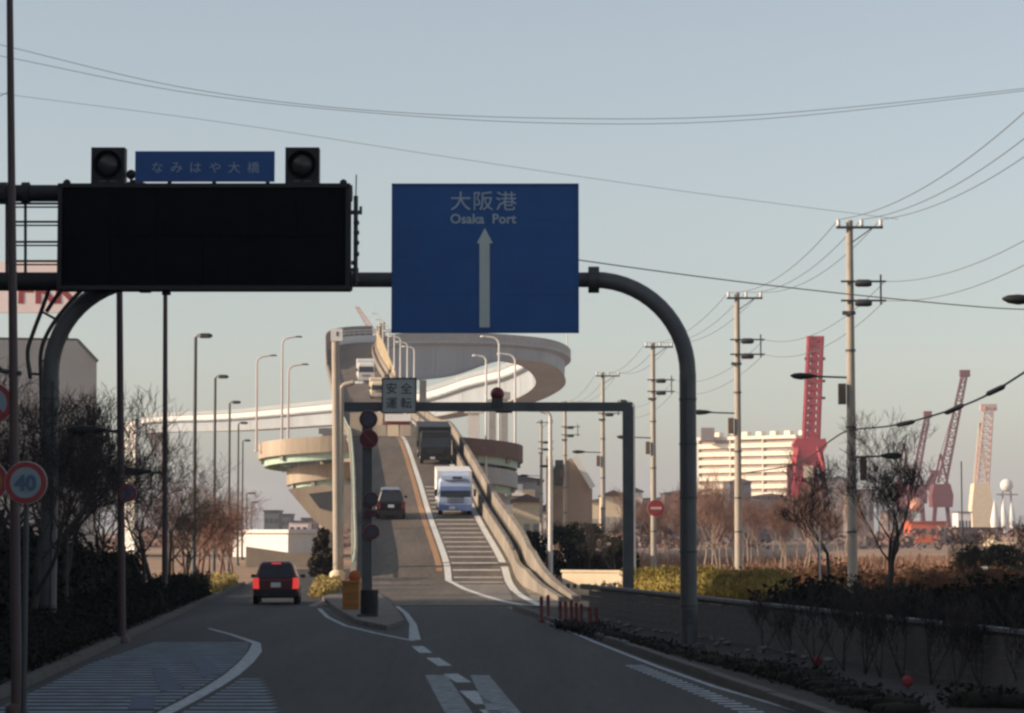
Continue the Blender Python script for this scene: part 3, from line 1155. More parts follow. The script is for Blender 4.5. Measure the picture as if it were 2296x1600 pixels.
# ------------------------------------------------------------------ second frame, over the ramp mouth
YP = 77.0
pf = thing("portal_frame", "plain square portal frame over the mouth of the ramp", "gantry", W(828, 1391, YP))
zb = W(0, 913, YP).z
build("post", MB().box((W(828, 0, YP).x, YP, zb / 2), (0.3, 0.3, zb)), M_PIPE, pf)
build("post", MB().box((W(1405, 0, YP).x, YP, zb / 2), (0.32, 0.3, zb)), M_PIPE, pf)
xa, xb = W(776, 0, YP).x, W(1415, 0, YP).x
build("beam", MB().box(((xa + xb) / 2, YP, zb), (xb - xa, 0.28, 0.27)), M_PIPE, pf)
for x in (828, 1405):
    build("base_plate", MB().box((W(x, 0, YP).x, YP, 0.16), (0.55, 0.55, 0.1)), M_DGREY, pf)
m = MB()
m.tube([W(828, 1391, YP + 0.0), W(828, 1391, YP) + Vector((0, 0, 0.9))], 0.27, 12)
build("foot_shade_sleeve", m, M_BLACK2, pf)  # black sleeve stands in for the shadow at the post foot
wp = thing("safety_sign", "grey square board with four dark characters on the portal frame", "sign", W(894, 925, YP - 0.2))
p0, p1 = W(857, 926, YP - 0.2), W(933, 849, YP - 0.2)
cx, cz = (p0.x + p1.x) / 2, (p0.z + p1.z) / 2
build("panel", MB().box((cx, YP - 0.2, cz), (p1.x - p0.x, 0.05, p1.z - p0.z)), M_SPANEL, wp)
m = MB()
for xx in (p0.x, p1.x):
    m.box((xx, YP - 0.21, cz), (0.04, 0.07, p1.z - p0.z))
for zz in (p0.z, p1.z):
    m.box((cx, YP - 0.21, zz), (p1.x - p0.x, 0.07, 0.04))
build("edge_frame", m, M_PIPE, wp)
for t, x, y in (("安", 878, 871), ("全", 911, 871), ("運", 878, 904), ("転", 911, 904)):
    lettering(t, 0.36, M_SDARK, wp, W(x, y, YP - 0.232))
bl = thing("rotating_lamp", "dark red round lamp standing on the portal frame beam", "lamp", W(1115, 905, YP))
build("base", MB().box(W(1115, 905, YP), (0.34, 0.32, 0.3)), M_DGREY, bl)
m = MB()
m.ball(W(1115, 884, YP), 0.21, 14)
build("dome", m, M_DRED, bl)
build("bracket", MB().box(W(1130, 922, YP), (0.5, 0.2, 0.12)), M_DGREY, bl)


def round_sign(name, label, cat, c, r, ring, face, text=None, tcol=None, group=None, bar=None, slash=False, nrm=None):
    s = thing(name, label, cat, c, group)
    c = Vector(c)
    m = MB()
    m.lathe([(r, 0.0), (r, 0.02)], c, 28, 'Y')
    build("ring", m, ring, s)
    m = MB()
    m.lathe([(r * 0.74, 0.0), (r * 0.74, 0.012)], c + Vector((0, -0.02, 0)), 28, 'Y')
    build("face", m, face, s)
    m = MB()
    m.lathe([(r * 1.03, 0.0), (r * 1.03, 0.012)], c + Vector((0, 0.016, 0)), 28, 'Y')
    build("rim", m, M_SWHITE, s)
    if text:
        lettering(text, r * 1.0, tcol, s, c + Vector((0, -0.04, 0)), bold=0.012)
    if bar:
        build("bar", MB().box(c + Vector((0, -0.04, 0)), (r * 1.3, 0.012, r * 0.28)), bar, s)
    if slash:
        q = Matrix.Rotation(math.radians(45), 3, 'Y')
        build("slash", MB().box(c + Vector((0, -0.04, 0)), (r * 1.6, 0.012, r * 0.2), mtx=q), M_RED, s)
    return s


# round signs on the portal post, their shade put into dark colours
YS = YP - 0.24
M_SSHADE = mat("shaded_sign_red", (0.1, 0.03, 0.04), 0.6, var=0.2, scale=5)
M_SSHADEG = mat("shaded_sign_face", (0.075, 0.07, 0.09), 0.6, var=0.2, scale=5)
round_sign("round_sign", "shade-darkened blue grey round sign topmost on the portal post", "road sign", W(826, 941, YS), 0.27, M_SSHADE, M_SSHADEG)
round_sign("round_sign", "dark red round sign just under the topmost one on the portal post", "road sign", W(827, 985, YS), 0.28, M_DRED, M_SSHADE, slash=True)
round_sign("round_sign", "dark round sign with dull red ring half way down the portal post", "road sign", W(832, 1120, YS), 0.22, M_SSHADE, M_SSHADEG)
round_sign("round_sign", "lowest dull red round sign on the portal post", "road sign", W(834, 1193, YS), 0.23, M_DRED, M_SSHADEG)
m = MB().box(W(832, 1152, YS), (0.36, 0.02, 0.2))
tag(build("plate", m, M_SSHADE, loc=W(832, 1152, YS)), "small dull red plate between the two lower round signs", "sign")

# crash cushions on the island
q = G(786, 1376)
cc = thing("crash_cushion", "ochre box shaped crash cushion on the island beside the portal post", "crash cushion", q)
m = MB().slab([(q.x - 0.27, q.y), (q.x + 0.27, q.y), (q.x + 0.3, q.y + 1.4), (q.x - 0.3, q.y + 1.4)], 0.12, 0.98)
build("body", m, M_YELO, cc)
m = MB().slab([(q.x - 0.29, q.y - 0.03), (q.x + 0.29, q.y - 0.03), (q.x + 0.32, q.y + 1.42), (q.x - 0.32, q.y + 1.42)], 0.981, 1.06)
build("lid", m, M_ORANGE, cc)
for zz in (0.35, 0.7):
    build("reflective_band", MB().box((q.x, q.y - 0.012, zz), (0.5, 0.02, 0.1)), M_ORANGE, cc)
q = W(795, 1310, 84.5)
wl = thing("warning_lamp", "round orange warning lamp on top of the ochre cushion", "lamp", q)
m = MB()
m.lathe([(0.02, -0.02), (0.17, -0.02), (0.2, 0.0), (0.17, 0.03), (0.02, 0.05)], q + Vector((0, 0, 0.25)), 16, 'Y')
build("lens", m, M_ORANGE, wl)
m = MB()
m.tube([q + Vector((0, 0, -0.1)), q + Vector((0, 0, 0.12))], 0.03, 6)
build("stem", m, M_DGREY, wl)

# ------------------------------------------------------------------ street lamps
GL = "street lamps along the left kerb"


def lamp(name, label, base, top_z, arm, head_len, m_pole, r0=0.09, r1=0.06, style='flat', group=None, cat="street lamp", m_head=None, lean=0.0):
    L = thing(name, label, cat, base, group)
    b = Vector(base)
    t = Vector((b.x + lean, b.y, top_z))
    s = 1 if arm > 0 else -1
    m_head = m_head or M_DGREY
    m = MB()
    if style == 'curve':
        ra = abs(arm) * 0.55
        pts = [b, Vector((b.x, b.y, top_z - ra))]
        pts += [Vector((b.x + s * (ra - ra * math.cos(a)), b.y, top_z - ra + ra * math.sin(a))) for a in [math.pi / 2 * i / 6 for i in range(1, 7)]]
        pts += [Vector((b.x + arm, b.y, top_z + 0.08))]
        n = len(pts)
        m.tube(pts, [r0] + [r1] * (n - 1), 8)
        build("pole", m, m_pole, L)
        m = MB()
        c = pts[-1] + Vector((s * head_len / 2, 0, 0))
        secs = [[c + Vector((dx * head_len * s, -hw, -0.05)), c + Vector((dx * head_len * s, hw, -0.05)), c + Vector((dx * head_len * s, hw * 0.6, hh)), c + Vector((dx * head_len * s, -hw * 0.6, hh))]
                for dx, hw, hh in ((-0.5, 0.06, 0.05), (-0.2, 0.14, 0.1), (0.3, 0.15, 0.1), (0.5, 0.05, 0.03))]
        m.loft(secs)
        build("lamp_head", m, m_head, L)
    else:
        m.tube([b, t], [r0, r1], 8)
        build("pole", m, m_pole, L)
        m = MB()
        m.tube([t + Vector((0, 0, -0.05)), t + Vector((arm, 0, 0.06))], 0.045, 6)
        build("arm", m, m_pole, L)
        m = MB()
        c = t + Vector((arm + s * head_len / 2, 0, 0.07))
        secs = [[c + Vector((dx * head_len * s, -hw, -hh)), c + Vector((dx * head_len * s, hw, -hh)), c + Vector((dx * head_len * s, hw * 0.7, hh)), c + Vector((dx * head_len * s, -hw * 0.7, hh))]
                for dx, hw, hh in ((-0.5, 0.07, 0.05), (-0.25, 0.16, 0.1), (0.3, 0.16, 0.1), (0.5, 0.07, 0.05))]
        m.loft(secs)
        build("lamp_head", m, m_head, L)
    m = MB()
    m.lathe([(r0 * 2, 0), (r0 * 2, 0.1), (r0 * 1.15, 0.16)], b, 10)
    build("base_plate", m, m_pole, L)
    return L


def side_lantern(root, pole, z, arm, length, m_):
    """cobra-style lantern on a short arm, on an existing pole"""
    s = 1 if arm > 0 else -1
    a = Vector((pole.x, pole.y, z))
    e = a + Vector((arm, 0, 0.04))
    m = MB()
    m.tube([a, e], 0.04, 6)
    build("lantern_arm", m, m_, root)
    m = MB()
    c = e + Vector((s * length / 2, 0, 0.02))
    secs = []
    for dx, hw, h0, h1 in ((-0.5, 0.05, -0.04, 0.04), (-0.25, 0.13, -0.1, 0.09), (0.1, 0.17, -0.14, 0.12), (0.35, 0.14, -0.1, 0.1), (0.5, 0.04, -0.02, 0.04)):
        secs.append([c + Vector((dx * length * s, hw * math.cos(t), (h1 if math.sin(t) > 0 else -h0) * math.sin(t))) for t in [2 * math.pi * j / 8 for j in range(8)]])
    m.loft(secs, smooth=True)
    build("lantern", m, M_BLACK2, root)


LH = 11.0
rows = [(30, 38.0, "very tall brown lamp post close to the camera running out of the picture top"),
        (269, 62.0, "dark lamp post rising behind the black board with a lantern toward the trees"),
        (371, 83.0, "slender dark lamp post just past the dark one behind the black board"),
        (435, 110, "grey street lamp with flat head, tallest of the row left of the ramp"),
        (480, 139, "grey street lamp with flat head, second tallest of the row left of the ramp"),
        (513, 167, "grey street lamp with flat head, third tallest of the row left of the ramp"),
        (533, 199, "grey street lamp with flat head, fourth tallest of the row left of the ramp"),
        (543, 238, "small far street lamp with flat head, shortest of the row left of the ramp")]
tops = {110: 757, 139: 848, 167: 905, 199: 951, 238: 990}
for x, Y, lab in rows:
    tz = W(0, tops[Y], Y).z if Y in tops else LH + (0.4 if Y == 38 else 0)
    b = Vector((W({38.0: 43, 62.0: 276}.get(Y, x), 1190, Y).x, Y, 0.0))
    if Y == 38.0:
        tz = 13.5
    L = lamp("street_lamp", lab, b, tz, 0.06, 0.66, M_BROWNP if Y < 90 else M_PIPE, 0.1 if Y > 40 else 0.085, 0.07 if Y > 40 else 0.04, group=GL, lean={38.0: -0.31, 62.0: -0.19, 83: -0.08}.get(Y, 0.0))
    if Y == 62.0:
        side_lantern(L, b, W(0, 970, Y).z, -0.45, 0.95, M_DGREY)
    if Y == 83.0:
        side_lantern(L, b, W(0, 1062, Y).z, -0.5, 0.95, M_DGREY)
    if Y == 38.0:
        side_lantern(L, b, W(0, 838, Y).z, -0.3, 0.8, M_DGREY)

# lamps on the left spiral
for x, yt, Yd, lab in ((632, 758, 245, "pink tinted lamp standing highest above the sunlit spiral walkway"), (575, 800, 243, "pale lamp standing nearest the outer tip of the sunlit spiral walkway"),
                       (646, 820, 240, "shorter pale lamp close beside the highest one over the sunlit spiral")):
    b = W(x, 985, Yd)
    lamp("spiral_lamp", lab, (b.x, Yd, 10.2), W(0, yt, Yd).z, 1.2, 0.7, mat("pinkish_pole", (0.5, 0.42, 0.41), 0.6, var=0.1), 0.12, 0.08, 'curve', "lamps above the spiral walkways")
# lamps on the right spiral and ramp
for x, yt, Yd, arm, lab in ((1119, 757, 243, -1.3, "white curved lamp rising tallest from the shade-brown spiral"), (1155, 796, 238, -1.2, "white curved lamp second tallest above the shade-brown spiral"),
                            (1090, 800, 236, -0.8, "white lamp pole in front of the shade-brown spiral wall")):
    b = W(x, 1000, Yd)
    lamp("spiral_lamp", lab, (b.x, Yd, 9.6 if x != 1090 else 6.0), W(0, yt, Yd).z, arm, 0.5, M_RAILW, 0.13, 0.09, 'curve', "lamps above the spiral walkways", m_head=M_RAILW)
lamp("ramp_lamp", "white lamp pole rising beside the right ramp wall near the cream wall", (W(1233, 0, 126).x, 126, 0.3), W(0, 925, 126).z, -0.5, 0.6, M_RAILW, 0.12, 0.09, 'curve', m_head=M_DGREY)
# the two pale poles left of the ramp
b = G(757, 1312)
pa = thing("tall_pole", "tall pale pole with white box on top left of the ramp", "pole", b)
m = MB()
m.tube([b, W(752, 745, b.y)], [0.22, 0.19], 12)
build("shaft", m, M_UPOLE, pa)
build("top_box", MB().box(W(755, 752, b.y), (0.58, 0.4, 0.62)), M_WHITE, pa)
build("mark", MB().box(W(756, 749, b.y - 0.21), (0.07, 0.02, 0.22)), M_SDARK, pa)
m = MB()
m.lathe([(0.4, 0), (0.4, 0.6), (0.2, 0.75)], b, 12)
build("base_block", m, M_CREAM, pa)
bx_ = W(769, 0, 148).x
lamp("ramp_lamp", "pale curved lamp hugging the sunlit outside of the left ramp wall", (bx_, 148, 0), W(0, 862, 148).z, 0.7, 0.7, M_UPOLE, 0.2, 0.15, 'curve', m_head=M_RAILW)
b0 = Vector((W(775, 0, 131).x, 131.5, 0))
# lamps up the ramp
ups = [(300, 4.33), (318, 4.33), (338, 4.33), (358, 4.33), (380, 4.33), (404, 4.33), (430, 4.33)]
for i_, (Y, u) in enumerate(ups):
    q = ramp_at(Y, u, 2.0)
    lamp("ramp_lamp", "slender pale lamp lining the upper ramp, " + ("nearest of the cluster", "second of the cluster counted uphill", "third of the cluster counted uphill", "middle one of the cluster", "fifth of the cluster counted uphill", "last but one uphill in the cluster", "highest and last uphill of the cluster")[i_], q, q.z + 5.6, -0.9, 0.6, M_RAILW, 0.12, 0.08, 'curve', "lamps lining the upper ramp", m_head=M_RAILW)
for i_, Y in enumerate((520, 560, 612, 650)):
    i = min(range(idx(480), N), key=lambda i: abs(PATH[i][0] - Y))
    q = off(i, -4.46 if Y > 590 else 4.33, 1.4)
    lamp("span_lamp", ("thin lamp on the looping bridge span directly below the blue sign", "thin lamp where the looping bridge span turns back", "thin lamp seen through the opening of the looping span", "thin lamp on the returning bridge span near the ramp")[i_], q, q.z + 7.0, -1.0 if Y < 590 else 1.0, 0.7, M_RAILW, 0.13, 0.1, 'curve', "lamps on the far bridge span", m_head=M_RAILW)
lamp("ramp_lamp", "white slender pole lit along the edge of the right portal post", (W(1417, 0, 125).x, 125, 0), W(0, 905, 125).z, -0.3, 0.4, M_RAILW, 0.11, 0.08, 'curve', m_head=M_DGREY)
# the pinkish jib-like mast behind the ramp top
pm = thing("lattice_mast", "pale pink slanting lattice jib poking above the ramp top", "crane", W(845, 760, 520))
a, b = W(800, 688, 520), W(850, 765, 520)
m = MB()
for dx in (-0.5, 0.5):
    m.bar(a + Vector((dx * 0.5, 0, 0)), b + Vector((dx * 1.6, 0, 0)), 0.3)
for t in range(8):
    p = a + (b - a) * t / 8
    q = a + (b - a) * (t + 1) / 8
    m.bar(p + Vector((-0.3, 0, 0)), q + Vector((0.3, 0, 0)), 0.15)
build("jib", m, M_CRPALE, pm)
build("mast", MB().box((b.x, 520, b.z / 2), (1.6, 1.6, b.z)), M_CRPALE, pm)

# ------------------------------------------------------------------ utility poles and wires
UP = "utility poles receding along the right side"
UPOS = [(62.0, 14.12), (93.0, 12.33), (121.5, 10.72), (154.0, 8.5), (183.0, 6.5), (224.0, 4.65), (262.0, 3.0)]
UPZ = 14.0


def utility_pole(full):
    r = thing("utility_pole", "x", "utility pole", (0, 0, 0), UP)
    m = MB()
    m.tube([(0, 0, 0), (0, 0, 5), (0, 0, UPZ)], [0.19, 0.17, 0.125], 14)
    build("shaft", m, M_UPOLE, r)
    m = MB()
    m.bar((-0.5, -0.14, UPZ - 0.27), (1.2, -0.14, UPZ - 0.27), 0.08, 0.09)
    m.bar((0.1, -0.14, UPZ - 0.8), (0.8, -0.14, UPZ - 0.3), 0.04)
    build("crossarm", m, M_DGREY, r)
    for x in (-0.42, 0.42, 1.12):
        m = MB()
        m.lathe([(0.05, 0), (0.09, 0.06), (0.05, 0.1), (0.09, 0.16), (0.05, 0.2), (0.07, 0.26)], (x, -0.14, UPZ - 0.23), 10)
        build("insulator", m, M_INSUL, r)
    for zz in (11.75, 11.05):
        m = MB()
        m.bar((-0.35, -0.16, zz), (1.3, -0.16, zz), 0.06, 0.07)
        build("side_arm", m, M_DGREY, r)
    m = MB()
    m.bar((1.1, -0.16, 10.9), (1.1, -0.16, 12.0), 0.06)
    build("strut", m, M_DGREY, r)
    for zz in (11.68, 10.96):
        m = MB()
        m.lathe([(0.1, -0.3), (0.14, -0.2), (0.14, 0.2), (0.1, 0.3)], (0.46, -0.2, zz), 10, 'X')
        build("switch_can", m, M_DGREY, r)
    m = MB()
    m.lathe([(0.2, 0), (0.2, 0.12)], (0, 0, 10.55), 12)
    m.box((-0.2, -0.1, 10.6), (0.2, 0.16, 0.14))
    build("collar", m, M_PIPE, r)
    if full:
        side_lantern(r, Vector((0, 0, 0)), 8.25, -1.25, 0.95, M_DGREY)
        m = MB()
        m.box((-0.33, -0.05, 7.65), (0.26, 0.3, 0.75))
        build("switch_box", m, mat("brown_box", (0.16, 0.11, 0.08), 0.6, var=0.15), r)
        m = MB()
        for z_ in (9.2, 6.4, 4.2, 2.6):
            m.lathe([(0.19, 0), (0.19, 0.08)], (0, 0, z_), 12)
        build("band", m, M_PIPE, r)
    return r


ulabs = ["utility pole off the right edge whose lantern reaches into the picture", "utility pole with sunlit top and shaded foot, tallest of the row", "sunlit utility pole between the tallest one and the grey arch post",
         "utility pole seen just inside the arch post behind the no entry sign", "thin utility pole inside the arch, next to the portal frame post", "far utility pole behind the portal frame beam", "farthest short utility pole of the row"]
ufull = utility_pole(True)
uroots = []
for i, (Y, X) in enumerate(UPOS):
    if i == 0:
        ufull.location = (X, Y, 0)
        ufull['label'] = ulabs[0]
        uroots.append(ufull)
    else:
        uroots.append(dup(ufull, (X, Y, 0), ulabs[i]))
# lantern facing right, low on the tallest pole
side_lantern(uroots[1], Vector((12.33 + 0.0, 93, 0)), W(0, 1026, 93).z, 1.05, 0.8, M_DGREY)
m = MB().box((12.33 + 0.42, 93, W(0, 1052, 93).z), (0.22, 0.25, 0.85))
build("control_box", m, mat("brown_box", (0.16, 0.11, 0.08)), uroots[1])
m = MB().box((12.33, 92.8, 5.2), (0.3, 0.04, 0.5))

# no entry sign on the fourth pole
round_sign("no_entry_sign", "red no entry sign with pale bar on a sunlit utility pole", "road sign", W(1471, 1140, 151), 0.5, M_RED, M_RED, bar=mat("dull_sign_bar", (0.5, 0.4, 0.4), 0.6, var=0.1))


def wire(name, label, a, b, sag, r=0.014, m_=None, group="overhead wires", n=24):
    a, b = Vector(a), Vector(b)
    pts = []
    for i in range(n + 1):
        t = i / n
        p = a + (b - a) * t
        p.z -= 4 * sag * t * (1 - t)
        pts.append(p)
    m = MB()
    m.tube(pts, r, 5)
    return tag(build(name, m, m_ or M_WIRE, loc=a), label, "wire", group)


offs = (-0.42, 0.42, 1.12)
spans = ["from the tallest utility pole out past the right edge", "between the two most sunlit utility poles", "between the sunlit pole and the one inside the arch", "between the two thin poles inside the arch", "between the far poles behind the portal frame"]
for s_ in range(5):
    (Y0, X0), (Y1, X1) = UPOS[s_], UPOS[s_ + 1]
    for x, wd in zip(offs, ("left", "middle", "right")):
        wire("power_line", f"{'outer' if wd == 'right' else 'inner' if wd == 'left' else 'centre'} power line sagging {spans[s_]}", (X0 + x, Y0 - 0.14, UPZ + 0.02), (X1 + x, Y1 - 0.14, UPZ + 0.02), 0.75)
    for zz in (11.75, 11.05):
        if s_ < 4:
            wire("power_line", f"{'upper' if zz > 11.5 else 'lower'} side arm wire sagging {spans[s_]}", (X0 + 1.25, Y0 - 0.16, zz), (X1 + 1.25, Y1 - 0.16, zz), 0.8, 0.012)
# thick telephone cable with lumps
cb = thing("telephone_cable", "thick black telephone cable with splice lumps swinging past the cranes", "cable", (14.1, 62, 7.3))
pts = catmull([tuple(W(x, y, Y)) for x, y, Y in ((2440, 740, 62.3), (2296, 836, 67), (2200, 893, 73), (2100, 930, 79), (2000, 955, 86), (1905, 966, 93), (1860, 990, 101), (1790, 1040, 112), (1662, 1062, 121))], 6)
m = MB()
m.tube(pts, 0.03, 6)
build("cable", m, M_CABLE, cb)
for x, y, Y in ((2232, 876, 71), (2140, 918, 77), (2030, 950, 84)):
    m = MB()
    p = W(x, y, Y)
    d = (W(x + 30, y - (14 if x > 2100 else 6), Y - 1.6) - p)
    m.tube([p - d * 0.7, p - d * 0.5, p + d * 0.5, p + d * 0.7], [0.03, 0.08, 0.08, 0.03], 8)
    build("splice_case", m, M_CABLE, cb)
# long wires across the sky


def skywire(label, ctl, Y, r=0.0115):
    pts = catmull([tuple(W(x, y, Y)) for x, y in ctl], 6)
    m = MB()
    m.tube(pts, r, 5)
    tag(build("overhead_wire", m, M_WIRE, loc=pts[0]), label, "wire", "long wires across the sky")


skywire("upper of the two long wires dipping across the sky above the signs", [(-300, 35), (0, 101), (400, 195), (800, 246), (1250, 266), (1700, 258), (2296, 199), (2700, 140)], 90)
skywire("lower of the two long wires dipping across the sky above the signs", [(-300, 75), (0, 126), (400, 205), (800, 251), (1250, 277), (1700, 268), (2296, 204), (2700, 150)], 93)
skywire("long slanting wire descending from upper left to the tallest utility pole", [(-300, 165), (0, 210), (500, 275), (1000, 352), (1500, 425), (1960, 485), (2010, 492)], 92, 0.008)
skywire("dark wire running from the blue sign down toward the lantern at the right edge", [(900, 525), (1300, 584), (1600, 625), (1900, 660), (2200, 689), (2330, 695)], 76, 0.018)
wire("power_line", "thin wire high in the far left corner beside the tall brown lamp post", W(-60, 236, 80), W(22, 205, 80), 0.05, 0.012)

# ------------------------------------------------------------------ vehicles
def wheel(parent, x, y, r=0.31, w=0.2):
    m = MB()
    m.lathe([(r * 0.6, -w / 2), (r * 0.95, -w / 2), (r, -w / 2 + 0.03), (r, w / 2 - 0.03), (r * 0.95, w / 2), (r * 0.6, w / 2)], (x, y, r), 18, 'X')
    t = build("wheel", m, M_TYRE, parent)
    m = MB()
    m.lathe([(0.02, -w / 2 - 0.01), (r * 0.62, -w / 2 - 0.006), (r * 0.62, w / 2 + 0.006), (0.02, w / 2 + 0.01)], (x, y, r), 14, 'X')
    build("rim", m, M_RIM, t)


def car(name, label, paint, L, hw, ht, lit, boxy=0.0):
    r = thing(name, label, "car")
    b = L / 2
    belt = ht * 0.6
    secs = []
    for y, h, z0, z1 in ((-b, 0.86, 0.36, belt * 0.92), (-b + 0.08, 0.96, 0.28, belt), (-b * 0.6, 1.0, 0.22, belt + 0.02), (0.2, 1.0, 0.22, belt), (b * 0.55, 0.99, 0.22, belt * 0.96), (b * 0.85, 0.95, 0.24, belt * 0.86), (b, 0.8, 0.32, belt * 0.7)):
        w = hw * h
        secs.append([Vector((x, y, z)) for x, z in ((-w * 0.88, z0), (w * 0.88, z0), (w * 0.99, z0 + 0.14), (w, (z0 + z1) / 2 + 0.05), (w * 0.95, z1 - 0.06), (w * 0.88, z1), (-w * 0.88, z1), (-w * 0.95, z1 - 0.06), (-w, (z0 + z1) / 2 + 0.05), (-w * 0.99, z0 + 0.14))])
    ob_ = build("body", MB().loft(secs, smooth=False), paint, r)
    bv = ob_.modifiers.new("soft_edges", 'BEVEL')
    bv.width, bv.segments = 0.05, 2
    yb0, yb1, yt0, yt1 = -b + 0.1, b * 0.55, -b + 0.55 - 0.3 * boxy, b * 0.1
    wb, wt = hw * 0.92, hw * 0.68
    ring = lambda y0, y1, w, z: [Vector((-w, y0, z)), Vector((w, y0, z)), Vector((w, y1, z)), Vector((-w, y1, z))]
    oc_ = build("cabin", MB().loft([ring(yb0, yb1, wb, belt - 0.02), ring(yt0 - 0.03, yt1 + 0.05, wt, ht - 0.06), ring(yt0 + 0.12, yt1 - 0.1, wt * 0.86, ht)]), paint, r)
    bv = oc_.modifiers.new("soft_edges", 'BEVEL')
    bv.width, bv.segments = 0.07, 3

    def pane(nm, a0, a1, b0, b1, nrm):
        n = Vector(nrm).normalized() * 0.012
        m = MB()
        m.quad(Vector(a0) + n, Vector(a1) + n, Vector(b1) + n, Vector(b0) + n)
        build(nm, m, M_GLASS, r)
    f = lambda t: (wb + (wt - wb) * t, yb0 + (yt0 - 0.03 - yb0) * t, yb1 + (yt1 + 0.05 - yb1) * t, belt + (ht - 0.06 - belt) * t)
    w0, y0, y1, z0 = f(0.08)
    w1, y2, y3, z1 = f(0.92)
    pane("rear_window", (-w0 * 0.9, y0, z0), (w0 * 0.9, y0, z0), (-w1 * 0.9, y2, z1), (w1 * 0.9, y2, z1), (0, -1, 0.4))
    pane("windscreen", (-w0 * 0.92, y1, z0), (w0 * 0.92, y1, z0), (-w1 * 0.92, y3, z1), (w1 * 0.92, y3, z1), (0, 1, 0.7))
    for s in (-1, 1):
        pane("side_window", (s * w0, y0 + 0.2, z0), (s * w0, y1 - 0.25, z0), (s * w1, y2 + 0.12, z1), (s * w1, y3 - 0.12, z1), (s, 0, 0.3))
        m = MB()
        x = s * hw * 0.86
        m.loft([[Vector((x + dx * s, -b + yy, zz)) for dx, zz in ((-0.12, belt * 0.62), (0.1, belt * 0.62), (0.11, belt * 1.02), (-0.1, belt * 1.05))] for yy in (-0.02, 0.16)])
        build("tail_lamp", m, M_LAMPR if lit else M_DRED, r)
        m = MB().box((s * (hw + 0.08), b * 0.4, belt + 0.06), (0.18, 0.1, 0.13))
        build("mirror", m, paint, r)
        for yy in (-b * 0.62, b * 0.62):
            wheel(r, s * (hw - 0.1), yy)
    m = MB().box((0, -b - 0.01, 0.42), (hw * 1.7, 0.14, 0.26))
    build("bumper", m, M_BLACK2, r)
    m = MB().box((0, -b - 0.02 + 0.03, belt * 0.77), (0.36, 0.03, 0.17))
    build("number_plate", m, M_PLATE, r)
    m = MB().box((0, yt0 - 0.02, ht - 0.07), (0.34, 0.06, 0.05))
    build("brake_light", m, M_LAMPR if lit else M_DRED, r)
    return r


